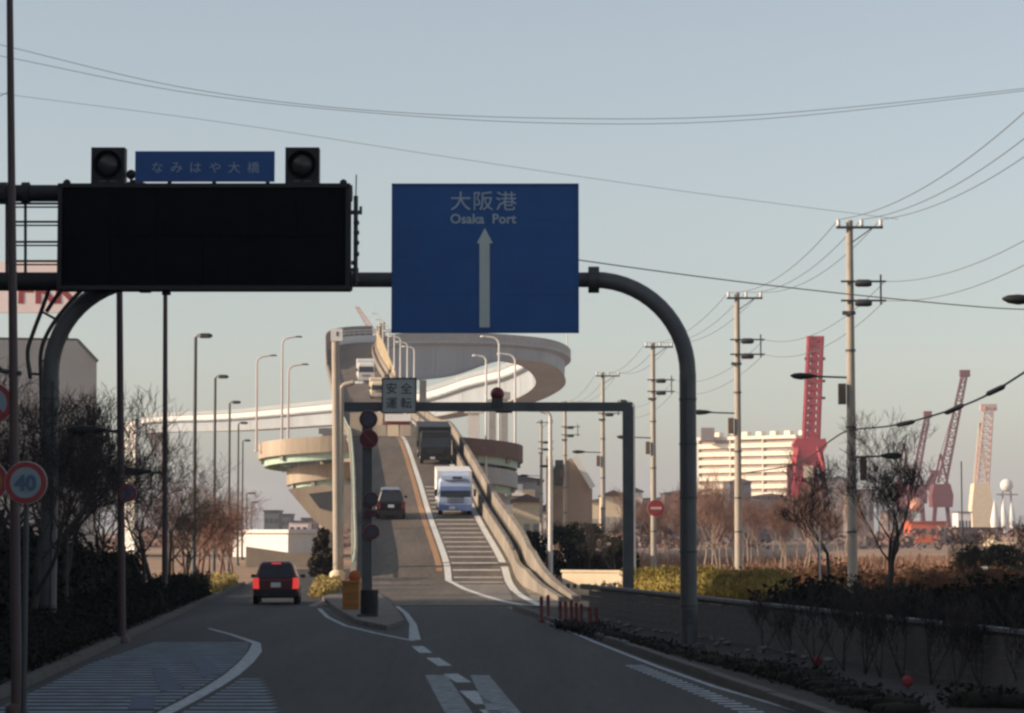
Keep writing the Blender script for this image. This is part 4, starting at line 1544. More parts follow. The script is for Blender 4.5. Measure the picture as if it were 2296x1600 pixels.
def truck(name, label, cab_m, box_m, w, h, L, low_m=None, box_h=None, visor=None):
    """front faces -Y"""
    r = thing(name, label, "truck")
    hw = w / 2
    ch = h * 0.9 if box_h else h
    y0 = -L / 2
    secs = []
    for z, f_, ww in ((0.42, 0.0, 0.97), (0.9, -0.03, 1.0), (ch * 0.52, 0.0, 1.0), (ch * 0.8, 0.16, 0.97), (ch * 0.93, 0.24, 0.94), (ch, 0.42, 0.84)):
        a = hw * ww
        secs.append([Vector((-a * 0.94, y0 + f_, z)), Vector((a * 0.94, y0 + f_, z)), Vector((a, y0 + f_ + 0.12, z)), Vector((a, y0 + 1.7, z)), Vector((-a, y0 + 1.7, z)), Vector((-a, y0 + f_ + 0.12, z))])
    build("cab", MB().loft(secs), cab_m, r)
    zf, zt_ = ch * 0.53, ch * 0.82
    m = MB()
    m.quad((-hw * 0.9, y0 - 0.012, zf), (hw * 0.9, y0 - 0.012, zf), (hw * 0.86, y0 + 0.15, zt_), (-hw * 0.86, y0 + 0.15, zt_))
    build("windscreen", m, M_GLASS, r)
    if visor:
        m = MB()
        t0_ = 0.6
        m.quad((-hw * 0.88, y0 - 0.024 + 0.16 * t0_, zf + (zt_ - zf) * t0_), (hw * 0.88, y0 - 0.024 + 0.16 * t0_, zf + (zt_ - zf) * t0_), (hw * 0.86, y0 + 0.136, zt_), (-hw * 0.86, y0 + 0.136, zt_))
        build("sun_strip", m, M_TBLUE, r)
    m = MB()
    for s in (-1, 1):
        m.bar((s * hw * 0.1, y0 - 0.03, zf + 0.02), (s * hw * 0.6, y0 - 0.01, zf + 0.16), 0.025)
    build("wiper", m, M_SDARK, r)
    for s in (-1, 1):
        m = MB()
        m.quad((s * (hw + 0.006), y0 + 0.35, zf + 0.05), (s * (hw + 0.006), y0 + 1.3, zf + 0.05), (s * (hw * 0.975 + 0.006), y0 + 1.3, zt_), (s * (hw * 0.975 + 0.006), y0 + 0.5, zt_))
        build("side_window", m, M_GLASS, r)
        m = MB().box((s * hw * 0.78, y0 - 0.08, 0.62), (0.3, 0.08, 0.16))
        build("headlight", m, M_HEADL, r)
        m = MB()
        m.box((s * (hw + 0.14), y0 + 0.1, ch * 0.64), (0.16, 0.1, 0.42))
        m.bar((s * hw, y0 + 0.15, ch * 0.78), (s * (hw + 0.14), y0 + 0.1, ch * 0.72), 0.03)
        build("mirror", m, M_BLACK2, r)
        for yy in (y0 + 0.85, L / 2 - 1.2):
            wheel(r, s * (hw - 0.16), yy, 0.4, 0.26)
    m = MB().box((0, y0 - 0.06, 0.52), (w * 0.98, 0.16, 0.36))
    build("bumper", m, low_m or cab_m, r)
    m = MB()
    for k_ in range(3):
        m.box((0, y0 - 0.05, 0.85 + k_ * 0.14), (w * 0.5, 0.04, 0.05))
    build("grille", m, M_SDARK, r)
    build("number_plate", MB().box((-w * 0.1, y0 - 0.15, 0.5), (0.36, 0.02, 0.17)), M_PLATE, r)
    if visor:
        m = MB()
        m.loft([[Vector((-hw * 0.8, y0 + 0.1 + t, z)), Vector((hw * 0.8, y0 + 0.1 + t, z)), Vector((hw * 0.7, y0 + 1.2, z)), Vector((-hw * 0.7, y0 + 1.2, z))] for t, z in ((0.05, ch), (0.1, ch + 0.25), (0.35, ch + 0.4))])
        build("roof_visor", m, visor, r)
        build("roof_plate", MB().box((0.1, y0 + 0.13, ch + 0.13), (0.6, 0.04, 0.14)), M_SDARK, r)
    bh = box_h or h
    build("chassis", MB().box((0, 0.6, 0.62), (w * 0.8, L - 1.6, 0.25)), M_BLACK2, r)
    build("cargo_box", MB().box((0, y0 + 1.85 + (L - 1.85) / 2, (0.78 + bh) / 2), (w * 1.03, L - 1.85, bh - 0.78)), box_m, r)
    m = MB()
    yb = L / 2 + 0.012
    for s in (-1, 1):
        m.box((s * hw * 0.5, yb, (0.78 + bh) / 2), (w * 0.48, 0.02, bh - 0.95))
    build("rear_door", m, box_m, r)
    for s in (-1, 1):
        build("tail_lamp", MB().box((s * hw * 0.7, yb, 0.62), (0.3, 0.04, 0.14)), M_DRED, r)
    return r


def put(o, p, heading, slope=0.0):
    o.location = p
    o.rotation_euler = (slope, 0, heading)


def ramp_pose(o, Y, u, flip=False, dz=0.012):
    p = ramp_at(Y, u, dz)
    a, b = ramp_at(Y - 1.5, u), ramp_at(Y + 1.5, u)
    d = (b - a).normalized()
    sl = math.asin(d.z)
    hd = math.atan2(-d.x, d.y)
    if flip:
        put(o, p, hd + math.pi, -sl)
    else:
        put(o, p, hd, sl)


c1 = car("hatchback_car", "dark red hatchback with brake lamps lit on the road left of the ramp", M_CARRED, 3.9, 0.84, 1.56, True)
q = G(611, 1357)
put(c1, (q.x, q.y + 1.95, 0.005), math.atan(-RD))
c2 = car("minivan_car", "black minivan driving up the ramp away from the camera", M_CARBLK, 4.3, 0.87, 1.78, False, 1.0)
ramp_pose(c2, 156.5, -2.25)
t1 = truck("cargo_truck", "pale blue truck with blue windscreen band coming down the ramp", M_TLBLUE, M_WHITE, 2.1, 2.45, 5.6, M_TBLUE, 2.6, M_TLBLUE)
ramp_pose(t1, 159.5, 1.72)
m = MB()
t2 = truck("cargo_truck", "tall dark truck above the pale blue truck on the ramp", M_TDARK, M_TDARK, 2.4, 2.7, 7.5, M_TDARK, 2.7)
ramp_pose(t2, 197, 1.8)
t3 = truck("cargo_truck", "white box truck high on the ramp below the white pole box", M_CARWH, M_CARWH, 2.4, 3.1, 6.5, None, 3.1)
ramp_pose(t3, 368, 0.6)
t4 = truck("cargo_truck", "cream van following close under the white box truck", M_CREAM, M_CREAM, 2.2, 2.4, 5.0, None, 2.5)
ramp_pose(t4, 330, 1.2)
c3 = car("hatchback_car", "small dark car low on the upper ramp beside the grey square board", M_CARRED, 3.9, 0.84, 1.5, False)
ramp_pose(c3, 300, 2.2)

# ------------------------------------------------------------------ right side: board wall, hedges, posts, plants
def wx(Y):
    return 2.45 + (75 - Y) * 0.171


bw = thing("roadside_wall", "low dark grey panel wall along the right verge with a pale top edge", "wall", (wx(58), 58, 0.08))
Ya = 30.0
shared = None
ang = math.atan(0.171)
nbo = 6
for k_ in range(nbo):
    for i in range(12):
        yc = 31.2 + i * 3.94 + (1.2 if k_ % 2 else 0)
        X = wx(yc) + 0.12
        if shared is None:
            shared = build("board", MB().box((0, 0, 0), (0.07, 3.98, 1.0 / nbo - 0.014)), M_BRWALL, None)
            o = shared
        else:
            o = bpy.data.objects.new("board", shared.data)
            col.objects.link(o)
        o.parent = bw
        o.location = Vector((X + R.uniform(-0.008, 0.008), yc, 0.1 + (k_ + 0.5) / nbo)) - bw.location
        o.rotation_euler = (0, 0, ang)
m = MB()
m.bar((wx(29.5) + 0.12, 29.5, 1.06), (wx(74.8) + 0.12, 74.8, 1.06), 0.2, 0.07)
build("coping", m, M_COPE, bw)
pp = None
for i in range(24):
    yc = 29.5 + i * 1.97
    if pp is None:
        pp = build("post", MB().box((0, 0, 0.5), (0.16, 0.1, 1.0)), M_BRWALL)
        o = pp
    else:
        o = bpy.data.objects.new("post", pp.data)
        col.objects.link(o)
    o.parent = bw
    o.location = Vector((wx(yc) + 0.22, yc, 0.04)) - bw.location
    o.rotation_euler = (0, 0, ang)

# cream wall with drain slots beside the ramp foot
YC = 112.0
root = thing("slotted_wall", "short cream wall with a row of dark slots beside the ramp foot", "wall", (W(1325, 0, YC).x, YC, 0))
xa, xb = W(1263, 0, YC).x, W(1393, 0, YC).x
zt_ = W(0, 1283, YC).z
mc = Matrix.Rotation(math.radians(-30), 3, 'Z')
Lc = (xb - xa) / math.cos(math.radians(30))
cc_ = Vector(((xa + xb) / 2, YC, 0))
build("wall", MB().box(cc_ + Vector((0, 0, zt_ / 2 - 0.05)), (Lc, 0.3, zt_ + 0.1), mtx=mc), M_CREAM, root)
build("coping", MB().box(cc_ + Vector((0, 0, zt_ + 0.03)), (Lc + 0.1, 0.4, 0.1), mtx=mc), M_CREAM, root)
for k_ in range(7):  # dark plates on the face stand in for shade in the slots
    build("slot_shade", MB().box(cc_ + mc @ Vector((-Lc * 0.4 + k_ * Lc * 0.115, -0.152, 0)) + Vector((0, 0, 0.28)), (0.17, 0.02, 0.2), mtx=mc), M_SDARK, root)

# row of delineator posts on the right road edge
M_ORANGED = mat("dull_orange_band", (0.2, 0.065, 0.03), 0.6, var=0.2, scale=4)
DG = "posts along the mouth of the ramp"
for i, (x, y, hh, mm) in enumerate(((1214, 1396, 0.72, 0), (1229, 1392, 0.72, 0), (1256, 1400, 0.62, 0), (1268, 1404, 0.66, 1), (1281, 1402, 0.66, 1), (1292, 1404, 0.62, 1), (1303, 1406, 0.6, 1), (1322, 1412, 0.58, 1), (1336, 1410, 0.56, 1))):
    p = G(x, y)
    lab = ["dark maroon post at the road edge, first beside the ramp mouth", "dark maroon post at the road edge, close behind the first one", "dark maroon post next to the orange topped ones"][i] if i < 3 else "short maroon post with dull orange band, " + ("fourth", "fifth", "sixth", "seventh", "last but one", "last")[i - 3] + " in the row from the ramp"
    d = thing("delineator_post", lab, "post", (p.x, p.y, 0), DG)
    m = MB()
    m.lathe([(0.1, 0.0), (0.1, 0.06), (0.055, 0.08), (0.05, hh)], (p.x, p.y, 0), 10)
    build("tube", m, M_MAROON, d)
    m = MB()
    m.lathe([(0.055, hh - 0.18), (0.055, hh - 0.06)], (p.x, p.y, 0), 10)
    build("band", m, M_ORANGED if mm else M_DRED, d)
    m = MB()
    m.lathe([(0.052, hh - 0.03), (0.052, hh + 0.02), (0.02, hh + 0.05)], (p.x, p.y, 0), 10)
    build("cap", m, M_MAROON, d)


def leaves(mb, c, d, n, s, rnd, flat=0.0):
    """n leaf faces scattered through a box c +- d/2"""
    for _ in range(n):
        p = Vector((c[0] + (rnd.random() - 0.5) * d[0], c[1] + (rnd.random() - 0.5) * d[1], c[2] + (rnd.random() - 0.5) * d[2]))
        a = Vector((rnd.gauss(0, 1), rnd.gauss(0, 1), rnd.gauss(0, 1))).normalized()
        b = a.orthogonal().normalized()
        t = rnd.random() * 6.28
        b = Matrix.Rotation(t, 3, a) @ b
        cc = a.cross(b)
        k = s * (0.6 + 0.8 * rnd.random())
        mb.add([p - b * k, p + cc * k * 0.5, p + b * k, p - cc * k * 0.5], [(0, 1, 2, 3)])


def hedge(name, label, pts, w, h, m_, seed, leaf=0.07, dens=420, cat="hedge", jag=0.25):
    rnd = random.Random(seed)
    r = thing(name, label, cat, (pts[0][0], pts[0][1], 0.05))
    mb = MB()
    cr = MB()
    for (x0, y0), (x1, y1) in zip(pts[:-1], pts[1:]):
        L = math.hypot(x1 - x0, y1 - y0)
        n = max(1, int(L / 0.45))
        for i in range(n):
            t = (i + 0.5) / n
            x, y = x0 + (x1 - x0) * t, y0 + (y1 - y0) * t
            hh = h * (1 + jag * (noise.noise(Vector((x * 0.7, y * 0.7, seed))) + 0.5 * noise.noise(Vector((x * 2.3, y * 2.3, seed)))))
            ww = w * (1 + 0.3 * noise.noise(Vector((x * 0.9, y * 0.9, seed + 9))))
            cr.lathe([(ww * 0.3, 0.0), (ww * 0.42, hh * 0.4), (ww * 0.36, hh * 0.75), (0.05, hh * 0.9)], (x, y, 0.0), 7)
            leaves(mb, (x, y, hh * 0.52), (ww, ww, hh * 1.02), int(dens * L / n * h * w), leaf, rnd)
    build("foliage", mb, m_, r)
    build("branch_core", cr, m_, r)
    return r


hedge("golden_hedge", "golden green hedge in sunlight behind the roadside wall", [(5.0, 104), (7.0, 100.6), (10.2, 96.8)], 1.4, 1.2, M_YHEDGE, 3, 0.06, 900)
hedge("golden_hedge", "small golden bush beside the cream slotted wall", [(3.5, 97.0), (3.9, 97.2)], 0.6, 0.7, M_YHEDGE, 4, 0.06, 900)
hedge("dark_hedge", "long dark hedge in shade behind the roadside wall", [(6.6, 66), (9.2, 65), (11, 64.5), (14.5, 63)], 1.5, 1.3, M_HEDGE, 5, 0.08, 420, jag=0.4)
hedge("rusty_hedge", "rust brown bushes lit along the back of the dark hedge", [(9.5, 101), (14, 100), (19, 99), (24, 98)], 1.6, 1.15, M_RUST, 6, 0.08, 300, jag=0.5)
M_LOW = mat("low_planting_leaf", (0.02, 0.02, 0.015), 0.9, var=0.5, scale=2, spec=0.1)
hedge("ground_hedge", "low black shrubs filling the near corner of the right verge", [(6.6, 38.8), (7.4, 38.4), (8.4, 38)], 1.1, 0.38, M_LOW, 7, 0.06, 520, jag=0.6)
hedge("ground_hedge", "low dark planting between kerb and roadside wall by the arch post", [(1.5, 72), (2.6, 63), (3.5, 56), (4.3, 50)], 0.9, 0.2, M_LOW, 8, 0.05, 700, jag=0.6)
hedge("ground_hedge", "low dark planting between kerb and roadside wall near the camera", [(4.5, 49.5), (5.1, 44), (5.4, 40), (5.6, 37)], 1.1, 0.24, M_LOW, 18, 0.05, 700, jag=0.7)
rnd = random.Random(8)
m = MB()
for i in range(46):
    Y = rnd.uniform(50, 72)
    X = wx(Y) - 0.35 - rnd.random() * 0.5
    m.ball((X, Y, 0.12 + rnd.random() * 0.14), rnd.uniform(0.03, 0.09), 6, 0.6)
o = build("pale_stones", m, M_PALEST, kind="stuff")
for x, y, lab in ((1832, 1483, "small round red reflector on a stake, farther of two on the right verge"), (2035, 1528, "small round red reflector on a stake, nearer of two on the right verge")):
    p = G(x, y + 70)
    p = Vector((W(x, y, 50 if x < 1900 else 42.5).x, 50 if x < 1900 else 42.5, 0.06))
    zz = W(x, y, p.y).z
    r_ = thing("reflector_stake", lab, "reflector", p, "reflector stakes")
    m = MB()
    m.lathe([(0.02, -0.02), (0.09, -0.02), (0.1, 0), (0.09, 0.02), (0.02, 0.02)], (p.x, p.y, zz), 14, 'Y')
    build("disc", m, M_RED, r_)
    m = MB()
    m.tube([p, (p.x, p.y + 0.03, zz)], 0.015, 5)
    build("stake", m, M_DGREY, r_)

# left hedge under the trees
hedge("dark_hedge", "clipped dark hedge along the left kerb below the bare trees", [(kerb_l(40) - 0.9, 40), (kerb_l(60) - 1.0, 60), (kerb_l(92) - 1.0, 92), (kerb_l(104) - 0.9, 104)], 1.3, 0.95, M_HEDGE, 9, 0.05, 620)
hedge("dark_hedge", "taller dark shrubs behind the clipped left hedge", [(kerb_l(46) - 2.4, 46), (kerb_l(70) - 3.0, 70), (kerb_l(98) - 3.4, 98)], 2.2, 1.8, M_HEDGE, 10, 0.09, 130, jag=0.6)
hedge("dark_hedge", "dark shrubs deepest behind the left row of trees", [(kerb_l(60) - 5.5, 62), (kerb_l(80) - 6, 82), (kerb_l(104) - 6.5, 104)], 2.4, 2.1, M_HEDGE, 12, 0.1, 70, jag=0.7)
hedge("dry_grass_tuft", "yellow dry grass on the strip beside the ramp wall", [(-7.7, 104), (-8.0, 112), (-8.9, 124)], 1.0, 0.5, M_GRASSY, 13, 0.1, 420, cat="grass tuft")
hedge("dry_grass_tuft", "brown dry grass at the sunlit bend of the left kerb", [(kerb_l(106) - 0.8, 106), (kerb_l(126) - 0.8, 126)], 1.1, 0.6, M_GRASSY, 14, 0.1, 320, cat="grass tuft")

# ------------------------------------------------------------------ trees
def bare_tree(h, seed, spread=0.55, levels=5, r0=0.11, up=0.25, twigs=3, droop=0.0, fork=1):
    rnd = random.Random(seed)
    tr_, br = MB(), MB()

    def grow(p, d, L, r, lev):
        n = 4 if lev < 3 else 2
        pts = [p]
        rs = [r]
        dd = d.copy()
        for i in range(n):
            dd = (dd + Vector((rnd.gauss(0, 0.13), rnd.gauss(0, 0.13), rnd.gauss(0, 0.09) + (up * 0.25 if lev > 0 else 0.05) - droop * lev * 0.1))).normalized()
            pts.append(pts[-1] + dd * L / n)
            rs.append(r * (1 - 0.5 * (i + 1) / n))
        (tr_ if lev < 2 else br).tube(pts, rs, 7 if lev == 0 else 5 if lev < 2 else 3, cap=False)
        if lev >= levels:
            return
        k = rnd.randint(3, 4) if lev < levels - 1 else twigs
        for j in range(k):
            t = rnd.uniform(0.45, 1.0) if lev == 0 else rnd.uniform(0.3, 1.0)
            if j == 0:
                t = 1.0
            f = t * n
            i = min(n - 1, int(f))
            q = pts[i] + (pts[i + 1] - pts[i]) * (f - i)
            a = rnd.random() * 6.283
            side = dd.orthogonal().normalized()
            side = Matrix.Rotation(a, 3, dd) @ side
            nd = (dd * (1 - spread) + side * spread * rnd.uniform(0.7, 1.3) + Vector((0, 0, up))).normalized()
            grow(q, nd, L * rnd.uniform(0.55, 0.78), max(0.006, rs[min(i + 1, n)] * rnd.uniform(0.55, 0.75)), lev + 1)
    if fork > 1:
        for j in range(fork):
            a = 6.283 * j / fork + rnd.random()
            grow(Vector((0, 0, 0)), Vector((math.cos(a) * 0.28, math.sin(a) * 0.28, 1)).normalized(), h * 0.4, r0 * 0.8, 0)
    else:
        grow(Vector((0, 0, 0)), Vector((0.02, 0, 1)), h * 0.36, r0, 0)
    return tr_, br


def tree_thing(name, label, tb, m_tr, m_br, group, loc=(0, 0, 0), rz=0.0, sc_=1.0):
    r = thing(name, label, "tree", (0, 0, 0), group)
    build("trunk", tb[0], m_tr, r)
    build("crown", tb[1], m_br, r)
    r.location = loc
    r.rotation_euler = (0, 0, rz)
    r.scale = (sc_,) * 3
    return r


TG = "bare trees along the left kerb"
tb = [bare_tree(7.2, 21, 0.55, 6, 0.12, 0.22), bare_tree(7.0, 22, 0.6, 6, 0.12, 0.2), bare_tree(6.4, 23, 0.5, 6, 0.1, 0.3)]
pr = []
lt = [(64, 60, 56.0, 0, 1.0, "bare tree closest to the camera, tangled behind the forty sign"), (150, 60, 66, 1, 1.05, "bare tree right behind the left post of the arch"),
      (205, 60, 72.5, 2, 1.05, "bare tree between the arch post and the dark lamp post"), (240, 60, 79, 0, 0.95, "bare tree around the foot of the dark lamp post"),
      (330, 60, 84, 1, 0.8, "bare tree in front of the bright white block"), (352, 60, 89, 2, 1.1, "bare tree beside the slender lamp post, tallest toward the road end"), (415, 60, 98, 0, 0.72, "smaller bare tree before the reddish willow"), (110, 0, 88, 2, 1.1, "bare tree in the second row behind the arch post"), (20, 0, 76, 1, 1.15, "bare tree in the second row at the far left edge"), (228, 0, 97, 0, 1.05, "bare tree in the second row before the grey gabled hall"), (455, 0, 110, 2, 0.7, "slim bare tree touching the reddish willow")]
for x, _, Y, k_, s_, lab in lt:
    X = W(x, 1200, Y).x
    if len(pr) <= k_ or k_ >= len(pr):
        while len(pr) <= k_:
            pr.append(None)
    if pr[k_] is None:
        pr[k_] = tree_thing("bare_tree", lab, tb[k_], M_BARK, M_TWIG, TG, (X, Y, 0.08), R.random() * 6, s_)
    else:
        dup(pr[k_], (X, Y, 0.08), lab, R.random() * 6, s_)
# reddish willow in the sun
wt = bare_tree(5.4, 31, 0.5, 6, 0.09, 0.12, 6, droop=0.22)
for x, Y, k_, s_, lab in ((86, 70, 2, 1.25, "tall bare tree pressed between the two left lamp posts and the arch"), (182, 82, 1, 1.2, "tall bare tree in front of the grey gabled hall corner"), (378, 104, 1, 1.05, "bare tree just behind the slender lamp post"), (-10, 64, 0, 1.2, "bare tree mostly cut off by the left edge")):
    dup(pr[k_], (W(x, 1200, Y).x, Y, 0.08), lab, R.random() * 6, s_)
w0 = tree_thing("willow_tree", "reddish twiggy tree glowing in the sun left of the braking car", wt, M_BTWIG, M_RTWIG, "sunlit reddish trees", (W(500, 0, 121).x, 121, 0.0), 0.5, 1.0)
dup(w0, (W(532, 0, 140).x, 140, 0), "second reddish twiggy tree, nearer the thin lamp posts", 2.5, 0.95)
dup(w0, (W(455, 0, 128).x, 128, 0), "third reddish twiggy tree, next to the dark bare trees", 4.5, 0.9)
dup(w0, (W(478, 0, 150).x, 150, 0), "reddish twiggy tree at the back of the sunlit group", 1.3, 1.05)
dup(w0, (W(512, 0, 165).x, 165, 0), "reddish twiggy tree farthest back by the thin lamp posts", 3.3, 1.05)
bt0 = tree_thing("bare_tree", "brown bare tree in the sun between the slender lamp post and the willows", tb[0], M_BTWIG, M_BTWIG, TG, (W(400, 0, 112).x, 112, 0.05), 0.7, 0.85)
dup(bt0, (W(430, 0, 118).x, 118, 0.05), "second brown bare tree in the sun, just before the willows", 2.7, 0.8)
dup(bt0, (W(462, 0, 135).x, 135, 0.05), "third brown bare tree in the sun, rising behind the willows", 4.1, 0.9)
dup(bt0, (W(520, 0, 180).x, 180, 0.05), "brown bare tree farthest along the left road", 5.1, 1.0)
# thicket on the right
tk = [bare_tree(5.6, 41, 0.5, 6, 0.07, 0.25), bare_tree(5.2, 42, 0.55, 6, 0.07, 0.25), bare_tree(6.0, 43, 0.45, 6, 0.06, 0.3)]
KG = "leafless trees in the thicket behind the golden hedge"
KL = "leafless reddish tree in the thicket behind the golden hedge"
pk = [None] * 3
for i in range(46):
    x = 1400 + (i * 67.3) % 520
    Y = 126 + (i * 37) % 95
    if 1385 < x < 1570:
        Y = 162 + (i * 13) % 60
    k_ = i % 3
    X = W(x, 0, Y).x
    pale = i % 5 == 0
    if pk[k_] is None:
        pk[k_] = tree_thing("thicket_tree", KL, tk[k_], M_PBARK, M_BTWIG, KG, (X, Y, 0), R.random() * 6, R.uniform(0.8, 1.1))
    else:
        dup(pk[k_], (X, Y, 0), KL, R.random() * 6, R.uniform(0.75, 1.1))
# two dark trees in the shade on the right and a few more
dt = [bare_tree(5.6, 51, 0.5, 6, 0.13, 0.25, fork=2), bare_tree(4.8, 52, 0.55, 6, 0.09, 0.25)]
d0 = tree_thing("dark_tree", "forked dark tree right of the tallest utility pole", dt[0], M_BARK, M_TWIG, "dark bare trees on the right", (W(1975, 0, 88).x, 88, 0), 1.2, 1.1)
d1 = tree_thing("dark_tree", "dark bushy tree between the red crane and the tallest utility pole", dt[1], M_BARK, M_TWIG, "dark bare trees on the right", (W(1850, 0, 84).x, 84, 0), 0.2, 1.15)
dup(d1, (W(2200, 0, 80).x, 80, 0), "dark low tree near the right edge below the white tanks", 2.0, 0.62)
dup(d1, (W(2270, 0, 78).x, 78, 0), "dark low tree at the very right edge of the verge", 3.1, 0.7)
dup(d1, (W(2120, 0, 86).x, 86, 0), "dark low tree under the leaning dark crane", 4.0, 0.6)
# leafless shrubs on the near right verge
sh = bare_tree(1.6, 61, 0.5, 4, 0.02, 0.35, fork=3)
s0 = tree_thing("bare_shrub", "thin leafless shrub on the verge left of the farther red reflector", sh, M_BARK, M_TWIG, "leafless shrubs on the verge", (W(1880, 0, 48).x, 48, 0.05), 0.4, 1.0)
s0['category'] = "shrub"
for x, Y, s_, lab in ((1960, 46, 0.95, "thin leafless shrub between the two red reflectors"), (2070, 44, 1.1, "thin leafless shrub just past the nearer red reflector"), (2180, 43, 1.0, "thin leafless shrub close to the right edge of the verge"), (1760, 52, 0.8, "small leafless shrub against the panel wall past the arch post"), (1700, 55, 0.9, "leafless shrub on the verge just right of the arch post"), (1815, 50, 1.15, "taller leafless shrub against the panel wall above the farther reflector"), (2010, 45, 1.2, "leafless shrub directly behind the nearer red reflector"), (2125, 43.5, 0.9, "small leafless shrub between the nearer reflector and the picture edge"), (1925, 47, 1.2, "tallest leafless shrub between the two reflectors"), (2262, 42, 1.1, "thick leafless shrub cut by the right picture edge")):
    dup(s0, (W(x, 0, Y).x, Y, 0.05), lab, R.random() * 6, s_)


def evergreen(label, loc, h, w, seed, m_=M_EVERG, leaf=0.16, n=1500, group="dark evergreen bushes"):
    rnd = random.Random(seed)
    r = thing("evergreen_tree", label, "tree", loc, group)
    mb = MB()
    for i in range(60):
        t = rnd.random() ** 1.2
        rr_ = w / 2 * (1.15 - abs(t - 0.3) * 1.1) * rnd.uniform(0.6, 1.15)
        a = rnd.random() * 6.28
        q = rnd.random() ** 0.5 * rr_
        leaves(mb, (loc[0] + q * math.cos(a), loc[1] + q * math.sin(a), loc[2] + 0.2 + t * (h - 0.5)), (w * rnd.uniform(0.15, 0.34), w * rnd.uniform(0.15, 0.34), h * rnd.uniform(0.08, 0.24)), n // 60, leaf, rnd)
    build("crown", mb, m_, r)
    m = MB()
    m.tube([loc, (loc[0], loc[1], loc[2] + h * 0.8)], [0.14, 0.03], 6)
    build("trunk", m, M_BARK, r)
    return r


evergreen("dark upright conifer beside the sunlit outside of the left ramp wall", (W(728, 0, 150).x, 150, 0), W(0, 1182, 150).z + 0.1, 1.3, 71, m_=mat("brown_conifer", (0.03, 0.024, 0.016), 0.8, var=0.4, scale=1), n=2200)
for i, (x, Y, h, w) in enumerate(((1185, 152, 3.0, 2.6), (1225, 140, 3.4, 2.8), (1270, 146, 3.6, 3.0), (1312, 138, 3.5, 2.8), (1352, 132, 2.9, 2.8), (1385, 142, 2.6, 2.4), (1150, 160, 3.0, 2.4))):
    lab = ["dark evergreen beside the right ramp wall, second from the ramp", "dark evergreen behind the white ramp lamp pole", "tallest dark evergreen between the white lamp and portal post", "dark evergreen above the cream slotted wall",
           "dark evergreen just left of the portal frame post", "low dark evergreen behind the portal frame post", "dark evergreen hugging the outer ramp wall, nearest the ramp"][i]
    if i in (1, 4):
        continue
    h *= 0.85
    evergreen(lab, (W(x, 0, Y).x, Y, 0), h * 1.08, w, 80 + i, n=5200, leaf=0.1)
for x, Y, s_, lab in ((1250, 150, 0.75, "dark bare tree just right of the white ramp lamp"), (1318, 132, 0.7, "dark bare tree above the middle of the cream slotted wall"), (1378, 126, 0.65, "dark bare tree beside the portal post")):
    dup(d1, (W(x, 0, Y).x, Y, 0), lab, R.random() * 6, s_)
for i, (x, Y, h, w, lab) in enumerate(((2170, 118, 2.1, 3.2, "dark green bush below the white tanks"), (2240, 116, 2.2, 3.4, "dark green bush near the right edge below the white cones"), (2310, 114, 2.2, 3.2, "dark green bush cut by the right edge"))):
    evergreen(lab, (W(x, 0, Y).x, Y, 0), h, w, 95 + i, n=4600, leaf=0.1)
m = MB().box((W(2190, 0, 108).x, 108, W(0, 1276, 108).z), (0.55, 0.04, 0.2))
for k_ in range(2):
    m.bar((W(2186 + 8 * k_, 0, 108).x, 108.04, 0), (W(2186 + 8 * k_, 0, 108).x, 108.04, W(0, 1276, 108).z), 0.04)
tag(build("small_sign", m, M_WHITE, loc=(W(2190, 0, 108).x, 108, 0)), "tiny white board before the dark green bushes at the right", "sign")

# ------------------------------------------------------------------ left signs
def pole_for(o, c, z1, r=0.04, m_=M_DGREY):
    m = MB()
    m.tube([(c.x, c.y + 0.06, 0.05), (c.x, c.y + 0.06, z1)], r, 8)
    build("pole", m, m_, o)


c = W(58, 1083, 36.8)
s = round_sign("speed_limit_sign", "round red rimmed speed limit sign reading forty", "road sign", c, 0.3, M_RED, M_SGWH, "40", M_SGBLUE, "round signs at the left edge")
pole_for(s, c, c.z + 0.4)
c = W(-18, 905, 41)
s = round_sign("round_sign", "red rimmed round sign cut off by the left picture edge, upper one", "road sign", c, 0.33, M_RED, M_SGWH, group="round signs at the left edge", slash=True)
pole_for(s, c, c.z + 0.4)
c = W(-29, 1080, 41.2)
s = round_sign("round_sign", "red and yellow round sign cut off by the left picture edge, lower one", "road sign", c, 0.33, M_RED, mat("yellow_face", (0.25, 0.15, 0.03), 0.5, var=0.1), group="round signs at the left edge")
c = W(287, 1106, 61.6)
s = round_sign("no_parking_sign", "small blue no parking sign with red rim on the dark lamp post", "road sign", c, 0.21, M_RED, M_SGBLUE, slash=True)
p = G(82, 1408)
m = MB().box((p.x, p.y, 0.34), (0.14, 0.1, 0.55), mtx=Matrix.Rotation(0.2, 3, 'Y'))
tag(build("marker_plate", m, mat("mint_paint", (0.3, 0.55, 0.45), 0.5, var=0.15), loc=(p.x, p.y, 0)), "small tilted mint green marker plate at the edge of the left hedge", "marker")

